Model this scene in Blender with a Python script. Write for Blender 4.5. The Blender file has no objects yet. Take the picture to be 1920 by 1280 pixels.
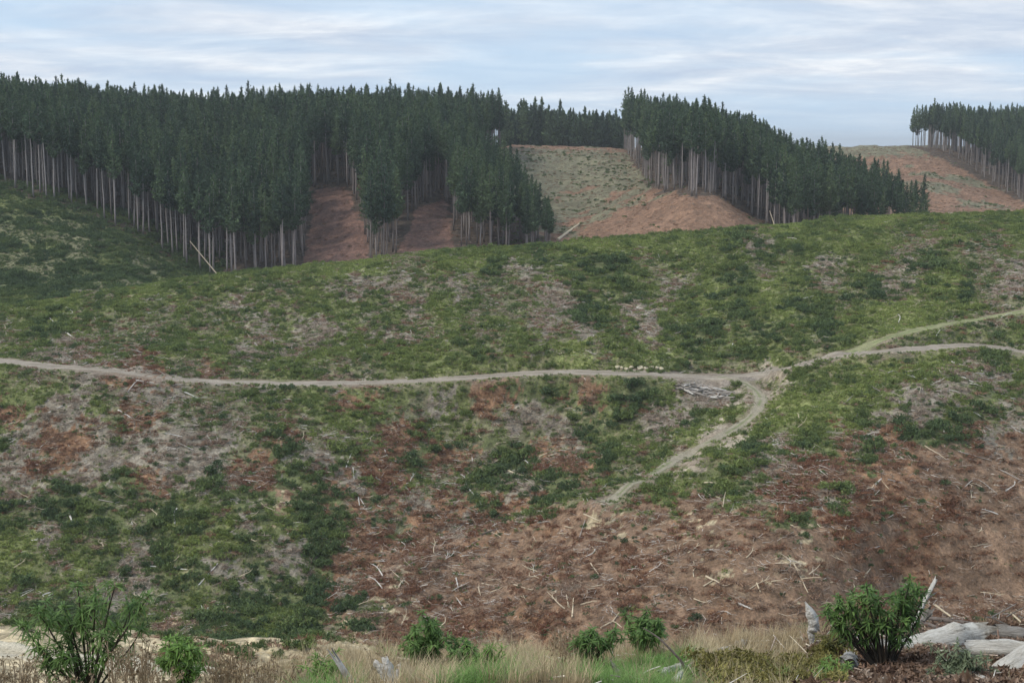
import bpy, math, random
import numpy as np
from mathutils import Vector

S = bpy.context.scene
C = S.collection
random.seed(7)
RNG = np.random.default_rng(11)

# ------------------------------------------------------------ camera, sky, sun
F = 2667.0                       # focal length in photo pixels (1920 wide)
PITCH = math.atan((640 - 275) / F)
CP, SP = math.cos(PITCH), math.sin(PITCH)
cam_d = bpy.data.cameras.new('camera')
cam = bpy.data.objects.new('camera', cam_d)
C.objects.link(cam)
cam_d.sensor_width = 36.0
cam_d.lens = 36.0 * F / 1920.0
cam_d.clip_start = 0.1
cam_d.clip_end = 40000
cam.location = (0, 0, 0)
cam.rotation_euler = (math.pi / 2 - PITCH, 0, 0)
S.camera = cam

SUN_EL, SUN_AZ = math.radians(50), math.radians(-115)
w = bpy.data.worlds.new('World')
S.world = w
w.use_nodes = True
nt = w.node_tree
nt.nodes.clear()
N = nt.nodes.new


def lk(a, b):
    nt.links.new(a, b)


out = N('ShaderNodeOutputWorld')
bg = N('ShaderNodeBackground')
bg.inputs['Strength'].default_value = 0.077
sky = N('ShaderNodeTexSky')
sky.sky_type = 'NISHITA'
sky.sun_disc = False
sky.sun_elevation = SUN_EL
sky.sun_rotation = SUN_AZ
tc = N('ShaderNodeTexCoord')
sep = N('ShaderNodeSeparateXYZ')
lk(tc.outputs['Generated'], sep.inputs[0])
zc = N('ShaderNodeMath'); zc.operation = 'MAXIMUM'; zc.inputs[1].default_value = 0.0
lk(sep.outputs[2], zc.inputs[0])
za = N('ShaderNodeMath'); za.operation = 'ADD'; za.inputs[1].default_value = 0.085
lk(zc.outputs[0], za.inputs[0])
dx = N('ShaderNodeMath'); dx.operation = 'DIVIDE'
lk(sep.outputs[0], dx.inputs[0]); lk(za.outputs[0], dx.inputs[1])
dy = N('ShaderNodeMath'); dy.operation = 'DIVIDE'
lk(sep.outputs[1], dy.inputs[0]); lk(za.outputs[0], dy.inputs[1])
comb = N('ShaderNodeCombineXYZ')
lk(dx.outputs[0], comb.inputs[0]); lk(dy.outputs[0], comb.inputs[1])


def noise(vec, scale, detail, rough, loc=(0, 0, 0), sc=(1, 1, 1)):
    mp = N('ShaderNodeMapping')
    mp.inputs['Location'].default_value = loc
    mp.inputs['Scale'].default_value = sc
    lk(vec, mp.inputs[0])
    n = N('ShaderNodeTexNoise')
    n.inputs['Scale'].default_value = scale
    n.inputs['Detail'].default_value = detail
    n.inputs['Roughness'].default_value = rough
    n.inputs['Distortion'].default_value = 0.35
    lk(mp.outputs[0], n.inputs['Vector'])
    return n.outputs[0]


def ramp(fac, stops, tree=None):
    r = (tree or nt).nodes.new('ShaderNodeValToRGB')
    while len(r.color_ramp.elements) < len(stops):
        r.color_ramp.elements.new(0.5)
    for e, (p, c) in zip(r.color_ramp.elements, stops):
        e.position = p
        e.color = (c[0], c[1], c[2], 1)
    (tree or nt).links.new(fac, r.inputs[0])
    return r.outputs[0]


n1 = noise(comb.outputs[0], 1.45, 10, 0.66, (3.1, 1.7, 0), (0.8, 1.0, 1))
cl = ramp(n1, [(0.34, (4.5, 5.3, 6.6)), (0.46, (5.3, 6.0, 7.0)), (0.56, (6.4, 6.9, 7.6)), (0.68, (8.2, 8.4, 8.6))])
n2 = noise(comb.outputs[0], 0.6, 5, 0.55, (9.4, 4.2, 0), (0.7, 1.0, 1))
cov = ramp(n2, [(0.42, (1, 1, 1)), (0.62, (0.4, 0.4, 0.4))])
# clear pale blue band near the horizon
hz = ramp(zc.outputs[0], [(0.0, (0.15, 0.15, 0.15)), (0.045, (1, 1, 1))])
mm = N('ShaderNodeMath'); mm.operation = 'MULTIPLY'
lk(cov, mm.inputs[0]); lk(hz, mm.inputs[1])
skyc = N('ShaderNodeMix'); skyc.data_type = 'RGBA'; skyc.blend_type = 'MIX'
skyc.inputs[0].default_value = 0.85
lk(sky.outputs[0], skyc.inputs[6])
skyc.inputs[7].default_value = (4.3, 6.2, 8.3, 1)
mx = N('ShaderNodeMix'); mx.data_type = 'RGBA'
lk(mm.outputs[0], mx.inputs[0]); lk(skyc.outputs[2], mx.inputs[6]); lk(cl, mx.inputs[7])
lk(mx.outputs[2], bg.inputs[0])
lk(bg.outputs[0], out.inputs[0])

sun_d = bpy.data.lights.new('sun', 'SUN')
sun_d.energy = 1.5
sun_d.angle = math.radians(11)
sun_d.color = (1.0, 0.93, 0.80)
sun = bpy.data.objects.new('sun', sun_d)
C.objects.link(sun)
# direction towards the sun: over the left shoulder of the photographer, high
sdir = Vector((math.sin(SUN_AZ) * math.cos(SUN_EL), math.cos(SUN_AZ) * math.cos(SUN_EL), math.sin(SUN_EL)))
sun.rotation_euler = sdir.to_track_quat('Z', 'Y').to_euler()

S.view_settings.view_transform = 'Standard'
S.view_settings.look = 'None'
S.view_settings.gamma = 1
S.view_settings.exposure = 0.7
S.view_settings.use_curve_mapping = False
S.cycles.max_bounces = 4
S.cycles.diffuse_bounces = 3
S.cycles.transparent_max_bounces = 4

# ------------------------------------------------------------ numeric helpers


def hash2(ix, iy, seed):
    h = (ix.astype(np.int64) * 374761393 + iy.astype(np.int64) * 668265263 + seed * 974634777) & 0x7fffffff
    h = ((h ^ (h >> 13)) * 1274126177) & 0x7fffffff
    h = h ^ (h >> 16)
    return (h & 0xffff) / 65535.0


def vnoise(x, y, seed=0):
    x = np.asarray(x, float); y = np.asarray(y, float)
    ix = np.floor(x); iy = np.floor(y)
    fx = x - ix; fy = y - iy
    fx = fx * fx * (3 - 2 * fx); fy = fy * fy * (3 - 2 * fy)
    a = hash2(ix, iy, seed); b = hash2(ix + 1, iy, seed)
    c = hash2(ix, iy + 1, seed); d = hash2(ix + 1, iy + 1, seed)
    return (a * (1 - fx) + b * fx) * (1 - fy) + (c * (1 - fx) + d * fx) * fy


def fbm(x, y, seed=0, oct=3):
    v = 0; a = 0.5; t = 0
    for o in range(oct):
        v = v + a * vnoise(x * 2 ** o, y * 2 ** o, seed + o * 17)
        t += a; a *= 0.5
    return v / t


def ray(x, y):
    """photo pixel -> (u, s): X = u*D, Z = s*D at distance D along the view"""
    a = (np.asarray(x, float) - 960) / F
    b = (640 - np.asarray(y, float)) / F
    d = CP + b * SP
    return a / d, (b * CP - SP) / d


def project(X, Y, Z):
    d = Y * CP - Z * SP
    return 960 + F * X / d, 640 - F * (Y * SP + Z * CP) / d


def pchip(xk, yk, x):
    """monotone cubic; xk,yk (K,), x any"""
    xk = np.asarray(xk, float); yk = np.asarray(yk, float)
    h = np.diff(xk); dl = np.diff(yk) / h
    m = np.zeros_like(yk)
    for i in range(1, len(xk) - 1):
        if dl[i - 1] * dl[i] > 0:
            w1 = 2 * h[i] + h[i - 1]; w2 = h[i] + 2 * h[i - 1]
            m[i] = (w1 + w2) / (w1 / dl[i - 1] + w2 / dl[i])
    m[0] = dl[0]; m[-1] = dl[-1]
    x = np.clip(x, xk[0], xk[-1])
    i = np.clip(np.searchsorted(xk, x) - 1, 0, len(h) - 1)
    t = (x - xk[i]) / h[i]
    return ((1 + 2 * t) * (1 - t) ** 2 * yk[i] + t * (1 - t) ** 2 * h[i] * m[i] + t * t * (3 - 2 * t) * yk[i + 1] + t * t * (t - 1) * h[i] * m[i + 1])


# ------------------------------------------------------------ the lie of the land
# along each line of sight: (distance m, height expressed as photo row)
NEAR = [(0.4, None), (8, 1335), (15, 1298)]


def column(front, drop, bench_a, bench_b, dip, low, slope, crest, far):
    return [(8, 1340), (15, 1300), front, drop, bench_a, bench_b, dip] + low + slope + [crest] + far


def mid(dx_=(0, 0, 0, 0), road=705, up=600):
    return [(150, 1262), (190 + dx_[0], 1130), (207 + dx_[1], 980), (228 + dx_[2], 830), (250 + dx_[3], road), (288, up)]


L0 = (37, 1345)
COLS = {
    -600: [(8, 1340), (15, 1310), (20, 1290), L0, (48, 1290), (62, 1170), (110, 1310)] + mid((0, 5, 8, 5), 660, 640) + [(325, 600), (350, 600), (385, 530), (465, 330), (540, 290), (640, 268), (900, 300), (3000, 277.5)],
    0: [(8, 1340), (15, 1310), (20, 1290), L0, (50, 1262), (62, 1186), (110, 1310)] + mid((0, 4, 5, 3), 690, 640) + [(322, 576), (350, 585), (382, 545), (465, 350), (540, 302), (640, 277), (900, 300), (3000, 277.5)],
    200: [(8, 1340), (15, 1310), (20, 1288), L0, (50, 1262), (62, 1202), (110, 1310)] + mid((0, 3, 3, 1), 705, 635) + [(325, 545), (352, 560), (388, 525), (450, 415), (530, 340), (640, 290), (900, 300), (3000, 277.5)],
    400: [(8, 1340), (15, 1305), (20, 1276), L0, (50, 1262), (62, 1206), (110, 1300)] + mid((0, 0, 0, 0), 725, 630) + [(330, 519), (362, 580), (400, 558), (432, 513), (520, 380), (640, 300), (900, 310), (3000, 277.5)],
    640: [(8, 1340), (15, 1300), (21, 1238), (36, 1320), (50, 1255), (62, 1212), (110, 1295)] + mid((-4, 3, 4, 0), 727, 620) + [(335, 499), (368, 570), (402, 540), (432, 503), (520, 355), (650, 296), (900, 310), (3000, 277.5)],
    850: [(8, 1340), (15, 1300), (21, 1236), (36, 1310), (50, 1310), (62, 1300), (110, 1290)] + mid((-8, 6, 13, 4), 718, 600) + [(340, 466), (372, 530), (405, 505), (438, 470), (530, 372), (690, 292), (900, 300), (3000, 277.5)],
    1050: [(8, 1340), (15, 1300), (21, 1234), (36, 1310), (50, 1310), (62, 1305), (110, 1290)] + mid((-24, -6, 9, 3), 710, 590) + [(343, 456), (376, 520), (412, 495), (470, 460), (600, 375), (800, 275), (950, 285), (3000, 277.5)],
    1170: [(8, 1340), (15, 1300), (22, 1225), (36, 1310), (50, 1310), (62, 1305), (110, 1290)] + mid((-28, -18, 3, 1), 712, 585) + [(345, 450), (378, 515), (412, 490), (450, 452), (540, 385), (760, 286), (950, 292), (3000, 277.5)],
    1300: [(8, 1340), (15, 1300), (23, 1210), (36, 1300), (50, 1310), (62, 1305), (110, 1290)] + mid((-29, -26, -7, 1), 716, 575) + [(347, 438), (380, 500), (410, 478), (442, 448), (500, 368), (740, 312), (950, 320), (3000, 277.5)],
    1430: [(8, 1340), (15, 1300), (24, 1205), (37, 1300), (50, 1310), (62, 1305), (110, 1290)] + mid((-29, -30, -17, -2), 712, 560) + [(350, 424), (383, 490), (412, 475), (445, 455), (500, 420), (700, 345), (900, 300), (3000, 277.5)],
    1500: [(8, 1340), (15, 1300), (25, 1200), (38, 1300), (50, 1310), (62, 1305), (110, 1290)] + mid((-28, -30, -20, -5), 695, 550) + [(352, 418), (386, 485), (415, 478), (445, 465), (510, 435), (700, 360), (900, 285), (3000, 277.5)],
    1600: [(8, 1340), (15, 1300), (26, 1192), (40, 1300), (50, 1310), (62, 1305), (110, 1290)] + mid((-24, -28, -22, -9), 676, 540) + [(355, 408), (390, 480), (420, 480), (450, 470), (560, 432), (720, 345), (860, 277), (3000, 277.5)],
    1730: [(8, 1340), (15, 1300), (26, 1185), (40, 1300), (50, 1310), (62, 1305), (110, 1290)] + mid((-14, -20, -22, -13), 666, 530) + [(357, 404), (392, 475), (422, 478), (450, 470), (570, 425), (720, 335), (860, 277.5), (3000, 277.5)],
    1920: [(8, 1340), (15, 1300), (26, 1180), (40, 1300), (50, 1310), (62, 1305), (110, 1290)] + mid((-10, -15, -18, -10), 664, 520) + [(360, 400), (395, 470), (424, 475), (452, 465), (590, 410), (690, 376), (860, 284), (3000, 277.5)],
    2500: [(8, 1340), (15, 1300), (26, 1180), (40, 1300), (50, 1310), (62, 1305), (110, 1290)] + mid((-6, -10, -12, -6), 650, 520) + [(360, 395), (395, 470), (424, 470), (452, 460), (590, 410), (690, 376), (860, 290), (3000, 277.5)],
}
cx = np.array(sorted(COLS))
K = len(COLS[0])
assert all(len(COLS[c]) == K for c in COLS), [len(COLS[c]) for c in cx]
TD = np.array([[k[0] for k in COLS[c]] for c in cx], float)
TS = np.array([[float(ray(960, k[1])[1]) for k in COLS[c]] for c in cx], float)
UX = np.concatenate([np.arange(-2600, -300, 25), np.arange(-300, 2220, 3.0), np.arange(2220, 4500, 25)])
U = (UX - 960) / F
knD = np.stack([pchip(cx, TD[:, k], np.clip(UX, -600, 2500)) for k in range(K)], 1)
knS = np.stack([pchip(cx, TS[:, k], np.clip(UX, -600, 2500)) for k in range(K)], 1)
DD = np.concatenate([np.arange(0.4, 14, 0.25), np.arange(14, 30, 0.08), np.arange(30, 80, 0.3), np.arange(80, 150, 1.5),
                     np.arange(150, 372, 0.45), np.arange(372, 520, 1.0), np.arange(520, 960, 2.5), np.geomspace(960, 14000, 60)])
ZG = np.zeros((len(U), len(DD)))
for i in range(len(U)):
    kd = np.concatenate([[0.4], knD[i], [14000]])
    z8 = knS[i, 0] * 8
    ks = np.concatenate([[-1.7], knS[i] * knD[i], [knS[i, -1] * 14000]])
    ZG[i] = pchip(kd, ks, DD)
XX = U[:, None] * DD[None, :]
YY = np.broadcast_to(DD[None, :], XX.shape)


def sm(a, b, x):
    t = np.clip((x - a) / (b - a), 0, 1)
    return t * t * (3 - 2 * t)


near_w = 1 - sm(40, 60, YY)
SPUR = None
mid_w = sm(115, 135, YY) * (1 - sm(1500, 2500, YY))
crd0 = knD[:, 13][:, None]
crest_damp = 1 - 0.6 * np.exp(-((YY - crd0) / 25) ** 2)
ZG = ZG + near_w * sm(3, 8, YY) * ((fbm(XX / 2.5, YY / 2.5, 3, 4) - 0.5) * 0.45)
ZG = ZG + sm(45, 55, YY) * (1 - sm(90, 130, YY)) * (fbm(XX / 3, YY / 3, 5, 4) - 0.5) * 1.3
ZG = ZG + mid_w * crest_damp * ((fbm(XX / 34, YY / 34, 21, 2) - 0.5) * 5.0 + (fbm(XX / 9, YY / 9, 22, 3) - 0.5) * 2.3 + (fbm(XX / 1.9, YY / 1.9, 23, 3) - 0.5) * 0.7)


def zat(X, Y):
    X = np.asarray(X, float); Y = np.asarray(Y, float)
    u = X / Y
    i = np.clip(np.searchsorted(U, u) - 1, 0, len(U) - 2)
    j = np.clip(np.searchsorted(DD, Y) - 1, 0, len(DD) - 2)
    fu = np.clip((u - U[i]) / (U[i + 1] - U[i]), 0, 1); fd = np.clip((Y - DD[j]) / (DD[j + 1] - DD[j]), 0, 1)
    return (ZG[i, j] * (1 - fu) + ZG[i + 1, j] * fu) * (1 - fd) + (ZG[i, j + 1] * (1 - fu) + ZG[i + 1, j + 1] * fu) * fd


def hit(x, y, d0=10, d1=1200):
    """where the sight line through a photo pixel meets the ground"""
    u, s = ray(x, y)
    u = float(u); s = float(s)
    d = DD[(DD >= d0) & (DD <= d1)]
    z = zat(u * d, d)
    g = s * d - z
    k = np.nonzero(g <= 0)[0]
    if len(k) == 0 or k[0] == 0:
        D = d[np.argmin(np.abs(g))] if len(k) == 0 else d[0]
    else:
        k = k[0]
        t = g[k - 1] / (g[k - 1] - g[k])
        D = d[k - 1] + t * (d[k] - d[k - 1])
    return Vector((u * D, D, float(zat(u * D, D))))


def at(x, y, D):
    u, s = ray(x, y)
    return Vector((float(u) * D, D, float(s) * D))


# rounded spur running down to the left from the end of the side track, with a gully on its far side
sp = [hit(x, y, 140, 330) for x, y in [(1330, 885), (1220, 915), (1100, 950), (980, 990), (860, 1035), (750, 1085), (660, 1135)]]
sd = np.full(XX.shape, 99.0); sg = np.full(XX.shape, 99.0); st_ = np.zeros(XX.shape)
for a_ in range(len(sp) - 1):
    for q_ in range(8):
        t_ = (a_ + q_ / 8) / (len(sp) - 1)
        p_ = sp[a_].lerp(sp[a_ + 1], q_ / 8)
        sd = np.minimum(sd, np.hypot(XX - p_.x, YY - p_.y))
        sg = np.minimum(sg, np.hypot(XX - p_.x + 7, YY - p_.y - 12))
ZG = ZG + 2.6 * np.exp(-(sd / 7.5) ** 2) - 3.0 * np.exp(-(sg / 8.0) ** 2)
spur_band = np.exp(-(sd / 2.6) ** 2)

# ------------------------------------------------------------ what covers the slopes
GRID0 = 400
GRID = [
    'GGGGGGGGGGGGGGGG' 'GGGGGGGGGGGGGGGG' 'GGGGYYGGYYGGGGGG',
    'GGGGGGGGGGGGGGGG' 'GGGYYGGGGDGYYGYG' 'YGDsDGGYGGmsGmmG',
    'GGGGGGGGGGGGGGGY' 'YYmmGGYDsGGDDGmG' 'GGGmGGsmGmsDGmms',
    'YYYGmGYYGGGGmmGm' 'sssmmsmmmsmGGDGs' 'GYDYYGmmDsmYYDms',
    'GGYYGGGmGmmsGmGG' 'GGGsGGmmmssDGssG' 'GYDGYDDGGYYGGGmm',
    'mGDGmmmmGmGmsGss' 'GmsmmGmGGsmsGGsG' 'DDGDDGDGGYYGmGmG',
    'GmssmmrGGGGsGsGG' 'GGGGGGDmGGYYmGYG' 'DGDGYGmGGmmYYmDG',
    'GmmssrrrmrmGGGGm' 'mmGGYGYGGGGGYYGG' 'mGmmpGGGYYGGmssG',
    'GGGsmmssmmmmGGGG' 'rGGDGGrrDDGrGDDG' 'ssppYYYYGGsssmGm',
    'rGssGmrmmmmmmmGG' 'YGmmsGmmssmDDmss' 'DGGGYYYYGsssGDms',
    'Gsrrsmsssssmmrmm' 'mGrrGmDDmmsDGGmm' 'YppGGGGrsrDDDrsb',
    'srrrssssssmmrDss' 'DrrDrrmDDrrrDmGG' 'pGGDsrrrDrrbbbbb',
    'ssmssDDrsDsrrDDr' 'srrGmmDDsDDmGGGG' 'GDGmrrrrrrrbbbbb',
    'DmDDDDmDDGmDDtDD' 'rDrsrrDrrDmGmmbG' 'bbmmrrsDrrrrrbbb',
    'GDsDDDmDGDGsGGDD' 'rrmrrsrrmrbbtbbr' 'tbbrDDrrrbrrrbbb',
    'YYsGmGsDGGGDmsDD' 'rbrrbrrbbbbbbrbb' 'bbbbbtbrbrrrbbbb',
    'YGmYGDsDDDsmDsDr' 'rrtrbbbbbrbbbbrb' 'btbbttbbbrrrbbbb',
    'GmGmGssDGGmsDDDr' 'srbbbrbbbbrbbrbb' 'bbbbtbbbbbrrbbbb',
    'sDDGGsGmmGmDGGDr' 'Dmtrbrbbrrbbbrbb' 'brbbbbbbrrbbbbbb',
    'DGDGmDGtmDDDGDDm' 'ttrbbrrrbrbbbbbb' 'bbbbbbbbbbrrbrbb',
    'DGDDGDGDmDDDGDDm' 'ttrbbrrrbrbbbbbb' 'bbbbbbbbbbrrbrbb',
]
KINDS = 'GDYmsrbtphkfn'
GI = np.array([[KINDS.index(c) for c in r] for r in GRID])
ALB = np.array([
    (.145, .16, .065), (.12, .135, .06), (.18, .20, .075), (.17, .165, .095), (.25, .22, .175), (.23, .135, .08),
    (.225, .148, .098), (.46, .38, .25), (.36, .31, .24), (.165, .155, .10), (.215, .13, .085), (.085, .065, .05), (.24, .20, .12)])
crestD = knD[:, 13]


def kind_at(X, Y, Z):
    u = X / Y
    px, py = project(X, Y, Z)
    wx = (fbm(X / 5, Y / 5, 31, 3) - 0.5) * 75; wy = (fbm(X / 5, Y / 5, 47, 3) - 0.5) * 65
    wx = wx + (fbm(X / .8, Y / .8, 35, 2) - 0.5) * 70; wy = wy + (fbm(X / .8, Y / .8, 36, 2) - 0.5) * 60
    ci = np.clip(((px + wx) / 40).astype(int), 0, 47)
    ri = np.clip(((py + wy - GRID0) / 40).astype(int), 0, len(GRID) - 1)
    k = GI[ri, ci]
    k = np.where((k == KINDS.index('t')) & (fbm(X / 1.6, Y / 1.6, 37, 3) < 0.56), KINDS.index('b'), k)
    cd = np.interp(u, U, crestD)
    far = Y > cd + 12
    # behind the crest
    fx = px + wx * 0.5; fy = py + wy * 0.3
    fk = np.full(k.shape, KINDS.index('k'))
    knoll = (fx < 420) & (Y < 475)
    n = fbm(X / 9, Y / 9, 61, 3)
    fk = np.where(knoll, np.where(n > 0.9, KINDS.index('s'), np.where(n > 0.60, KINDS.index('m'), np.where(n > 0.42, KINDS.index('D'), KINDS.index('G')))), fk)
    # pale grey-green slope between the two blocks
    line = 1240 - (fy - 350) * 2.1 + (fbm(X / 11, Y / 11, 63, 3) - .5) * 130
    grey = (fx > 930) & (fx < line) & (fy > 282) & (Y > 440)
    fk = np.where(grey, KINDS.index('h'), fk)
    mixk = fbm(X / 14, Y / 14, 64, 4)
    fk = np.where((Y > 480) & (fk == KINDS.index('h')) & (mixk > .68), KINDS.index('k'), fk)
    fk = np.where((fx > 900) & (Y > 480) & (fk == KINDS.index('k')) & (mixk < .36), KINDS.index('h'), fk)
    grey2 = (fx > 1500) & (fy < 292) & (Y > 500)
    fk = np.where(grey2, KINDS.index('h'), fk)
    k = np.where(far, fk, k)
    k = np.where(Y < 130, KINDS.index('t'), k)
    k = np.where(Y < 40, KINDS.index('n'), k)
    return k, px, py


def mesh_from_grid(name, P, cols, attr=None):
    ni, nj = P.shape[:2]
    me = bpy.data.meshes.new(name)
    me.vertices.add(ni * nj)
    me.vertices.foreach_set('co', P.reshape(-1).astype(np.float32))
    idx = np.arange(ni * nj).reshape(ni, nj)
    q = np.stack([idx[:-1, :-1], idx[1:, :-1], idx[1:, 1:], idx[:-1, 1:]], -1).reshape(-1, 4)
    nf = len(q)
    me.loops.add(nf * 4)
    me.loops.foreach_set('vertex_index', q.reshape(-1).astype(np.int32))
    me.polygons.add(nf)
    me.polygons.foreach_set('loop_start', np.arange(0, nf * 4, 4, dtype=np.int32))
    me.polygons.foreach_set('loop_total', np.full(nf, 4, dtype=np.int32))
    me.polygons.foreach_set('use_smooth', np.ones(nf, dtype=bool))
    if cols is not None:
        ca = me.color_attributes.new('Col', 'FLOAT_COLOR', 'POINT')
        c4 = np.ones((ni * nj, 4), np.float32); c4[:, :3] = cols.reshape(-1, 3)
        ca.data.foreach_set('color', c4.reshape(-1))
    me.update(calc_edges=True)
    return me


def mesh_raw(name, V, Fc, cols=None, mats=None, smooth=False, midx=None):
    """V (n,3); Fc (m,k) equal-size faces"""
    me = bpy.data.meshes.new(name)
    V = np.asarray(V, np.float32); Fc = np.asarray(Fc, np.int32)
    me.vertices.add(len(V)); me.vertices.foreach_set('co', V.reshape(-1))
    m, k = Fc.shape
    me.loops.add(m * k); me.loops.foreach_set('vertex_index', Fc.reshape(-1))
    me.polygons.add(m)
    me.polygons.foreach_set('loop_start', np.arange(0, m * k, k, dtype=np.int32))
    me.polygons.foreach_set('loop_total', np.full(m, k, dtype=np.int32))
    me.polygons.foreach_set('use_smooth', np.full(m, smooth, dtype=bool))
    if cols is not None:
        ca = me.color_attributes.new('Col', 'FLOAT_COLOR', 'POINT')
        c4 = np.ones((len(V), 4), np.float32); c4[:, :3] = cols
        ca.data.foreach_set('color', c4.reshape(-1))
    me.update(calc_edges=True)
    for mt in (mats or []):
        me.materials.append(mt)
    if midx is not None:
        me.polygons.foreach_set('material_index', np.asarray(midx, np.int32))
    return me


# ------------------------------------------------------------ materials


def new_mat(name):
    m = bpy.data.materials.new(name)
    m.use_nodes = True
    t = m.node_tree
    b = t.nodes['Principled BSDF']
    b.inputs['Specular IOR Level'].default_value = 0.2
    b.inputs['Roughness'].default_value = 0.85
    return m, t, b


def nz(t, scale, detail=4, rough=0.6, coord='Object', stretch=None):
    c = t.nodes.new('ShaderNodeTexCoord')
    n = t.nodes.new('ShaderNodeTexNoise')
    n.inputs['Scale'].default_value = scale
    n.inputs['Detail'].default_value = detail
    n.inputs['Roughness'].default_value = rough
    if stretch:
        mp = t.nodes.new('ShaderNodeMapping'); mp.inputs['Scale'].default_value = stretch
        t.links.new(c.outputs[coord], mp.inputs[0]); t.links.new(mp.outputs[0], n.inputs['Vector'])
    else:
        t.links.new(c.outputs[coord], n.inputs['Vector'])
    return n.outputs[0]


def mult(t, a, b, fac=1.0):
    m = t.nodes.new('ShaderNodeMix'); m.data_type = 'RGBA'; m.blend_type = 'MULTIPLY'
    m.inputs[0].default_value = fac
    t.links.new(a, m.inputs[6]); t.links.new(b, m.inputs[7])
    return m.outputs[2]


def bump(t, b, h, strength, dist):
    bp = t.nodes.new('ShaderNodeBump')
    bp.inputs['Strength'].default_value = strength
    bp.inputs['Distance'].default_value = dist
    t.links.new(h, bp.inputs['Height'])
    t.links.new(bp.outputs[0], b.inputs['Normal'])


def vcol_mat(name, lo=0.55, hi=1.45, scale=1.5, bs=0.6, bd=0.3, scale2=9.0):
    m, t, b = new_mat(name)
    a = t.nodes.new('ShaderNodeAttribute'); a.attribute_name = 'Col'
    n = nz(t, scale, 6, 0.7)
    r = ramp(n, [(0.3, (lo, lo, lo)), (0.7, (hi, hi, hi))], t)
    c = mult(t, a.outputs['Color'], r)
    n3 = nz(t, scale2, 5, 0.75)
    r3 = ramp(n3, [(0.32, (0.5, 0.5, 0.5)), (0.68, (1.5, 1.5, 1.5))], t)
    c = mult(t, c, r3)
    t.links.new(c, b.inputs['Base Color'])
    bump(t, b, n, bs, bd)
    return m


def plain_mat(name, c1, c2, scale=3.0, bs=0.3, bd=0.05, stretch=None, rough=0.85):
    m, t, b = new_mat(name)
    n = nz(t, scale, 5, 0.65, stretch=stretch)
    t.links.new(ramp(n, [(0.3, c1), (0.7, c2)], t), b.inputs['Base Color'])
    b.inputs['Roughness'].default_value = rough
    if bs:
        bump(t, b, n, bs, bd)
    return m


def leaf_mat(name, stops, src='tint', trans=0.25, spread=0.35):
    """leaf colours picked along a ramp by the instance's own tint or the object's own random value"""
    m, t, b = new_mat(name)
    if src == 'tint':
        a = t.nodes.new('ShaderNodeAttribute'); a.attribute_type = 'INSTANCER'; a.attribute_name = 'tint'
        f = a.outputs['Fac']
    elif src == 'random':
        a = t.nodes.new('ShaderNodeObjectInfo'); f = a.outputs['Random']
    else:
        f = nz(t, src, 2, 0.5)
    c = ramp(f, stops, t)
    v = t.nodes.new('ShaderNodeAttribute'); v.attribute_name = 'Col'
    c = mult(t, c, v.outputs['Color'])
    t.links.new(c, b.inputs['Base Color'])
    b.inputs['Roughness'].default_value = 0.6
    tr = t.nodes.new('ShaderNodeBsdfTranslucent')
    t.links.new(c, tr.inputs['Color'])
    ms = t.nodes.new('ShaderNodeMixShader'); ms.inputs[0].default_value = trans
    t.links.new(b.outputs[0], ms.inputs[1]); t.links.new(tr.outputs[0], ms.inputs[2])
    t.links.new(ms.outputs[0], t.nodes['Material Output'].inputs['Surface'])
    return m


M_GROUND = vcol_mat('ground_cover_soil', 0.65, 1.35, 0.9, 0.9, 0.5, 2.6)
M_ROAD = vcol_mat('track_gravel', 0.8, 1.2, 1.2, 0.3, 0.1, 8.0)
M_STICK = vcol_mat('dead_wood', 0.75, 1.25, 6.0, 0.2, 0.02, 20)
M_SHRUB = leaf_mat('shrub_leaves', [(0.0, (.075, .115, .058)), (0.35, (.115, .165, .068)), (0.65, (.175, .225, .075)), (1.0, (.26, .31, .095))])
M_RUST = leaf_mat('dead_needles', [(0.0, (.19, .085, .05)), (0.5, (.26, .155, .10)), (1.0, (.36, .30, .24))], trans=0.1)
M_NEEDLE = leaf_mat('pine_needles', [(0.0, (.045, .078, .050)), (0.5, (.080, .128, .070)), (1.0, (.125, .18, .085))], src='random', trans=0.12)
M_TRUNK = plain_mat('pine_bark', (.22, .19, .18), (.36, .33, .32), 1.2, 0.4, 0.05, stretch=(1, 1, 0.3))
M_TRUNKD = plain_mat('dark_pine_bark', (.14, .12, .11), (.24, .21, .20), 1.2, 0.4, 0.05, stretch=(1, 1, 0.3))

# ------------------------------------------------------------ tagging


def tag(o, label=None, cat=None, group=None, kind=None):
    if label: o['label'] = label
    if cat: o['category'] = cat
    if group: o['group'] = group
    if kind: o['kind'] = kind
    return o


def mk(name, me, parent=None, mat=None):
    o = bpy.data.objects.new(name, me)
    if mat: me.materials.append(mat)
    C.objects.link(o)
    if parent: o.parent = parent
    return o


def empty(name, loc, rz=0):
    o = bpy.data.objects.new(name, None)
    o.location = loc; o.rotation_euler = (0, 0, rz)
    C.objects.link(o)
    return o


# ------------------------------------------------------------ where the stands of pines grow
def poly_in(px, D, poly):
    inside = np.zeros(len(px), bool)
    n = len(poly)
    for i in range(n):
        x1, y1 = poly[i]; x2, y2 = poly[(i + 1) % n]
        c = ((y1 > D) != (y2 > D)) & (px < (x2 - x1) * (D - y1) / (y2 - y1 + 1e-12) + x1)
        inside ^= c
    return inside


def edgeD(x, y):
    return hit(x, y, 375, 1000).y


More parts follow.
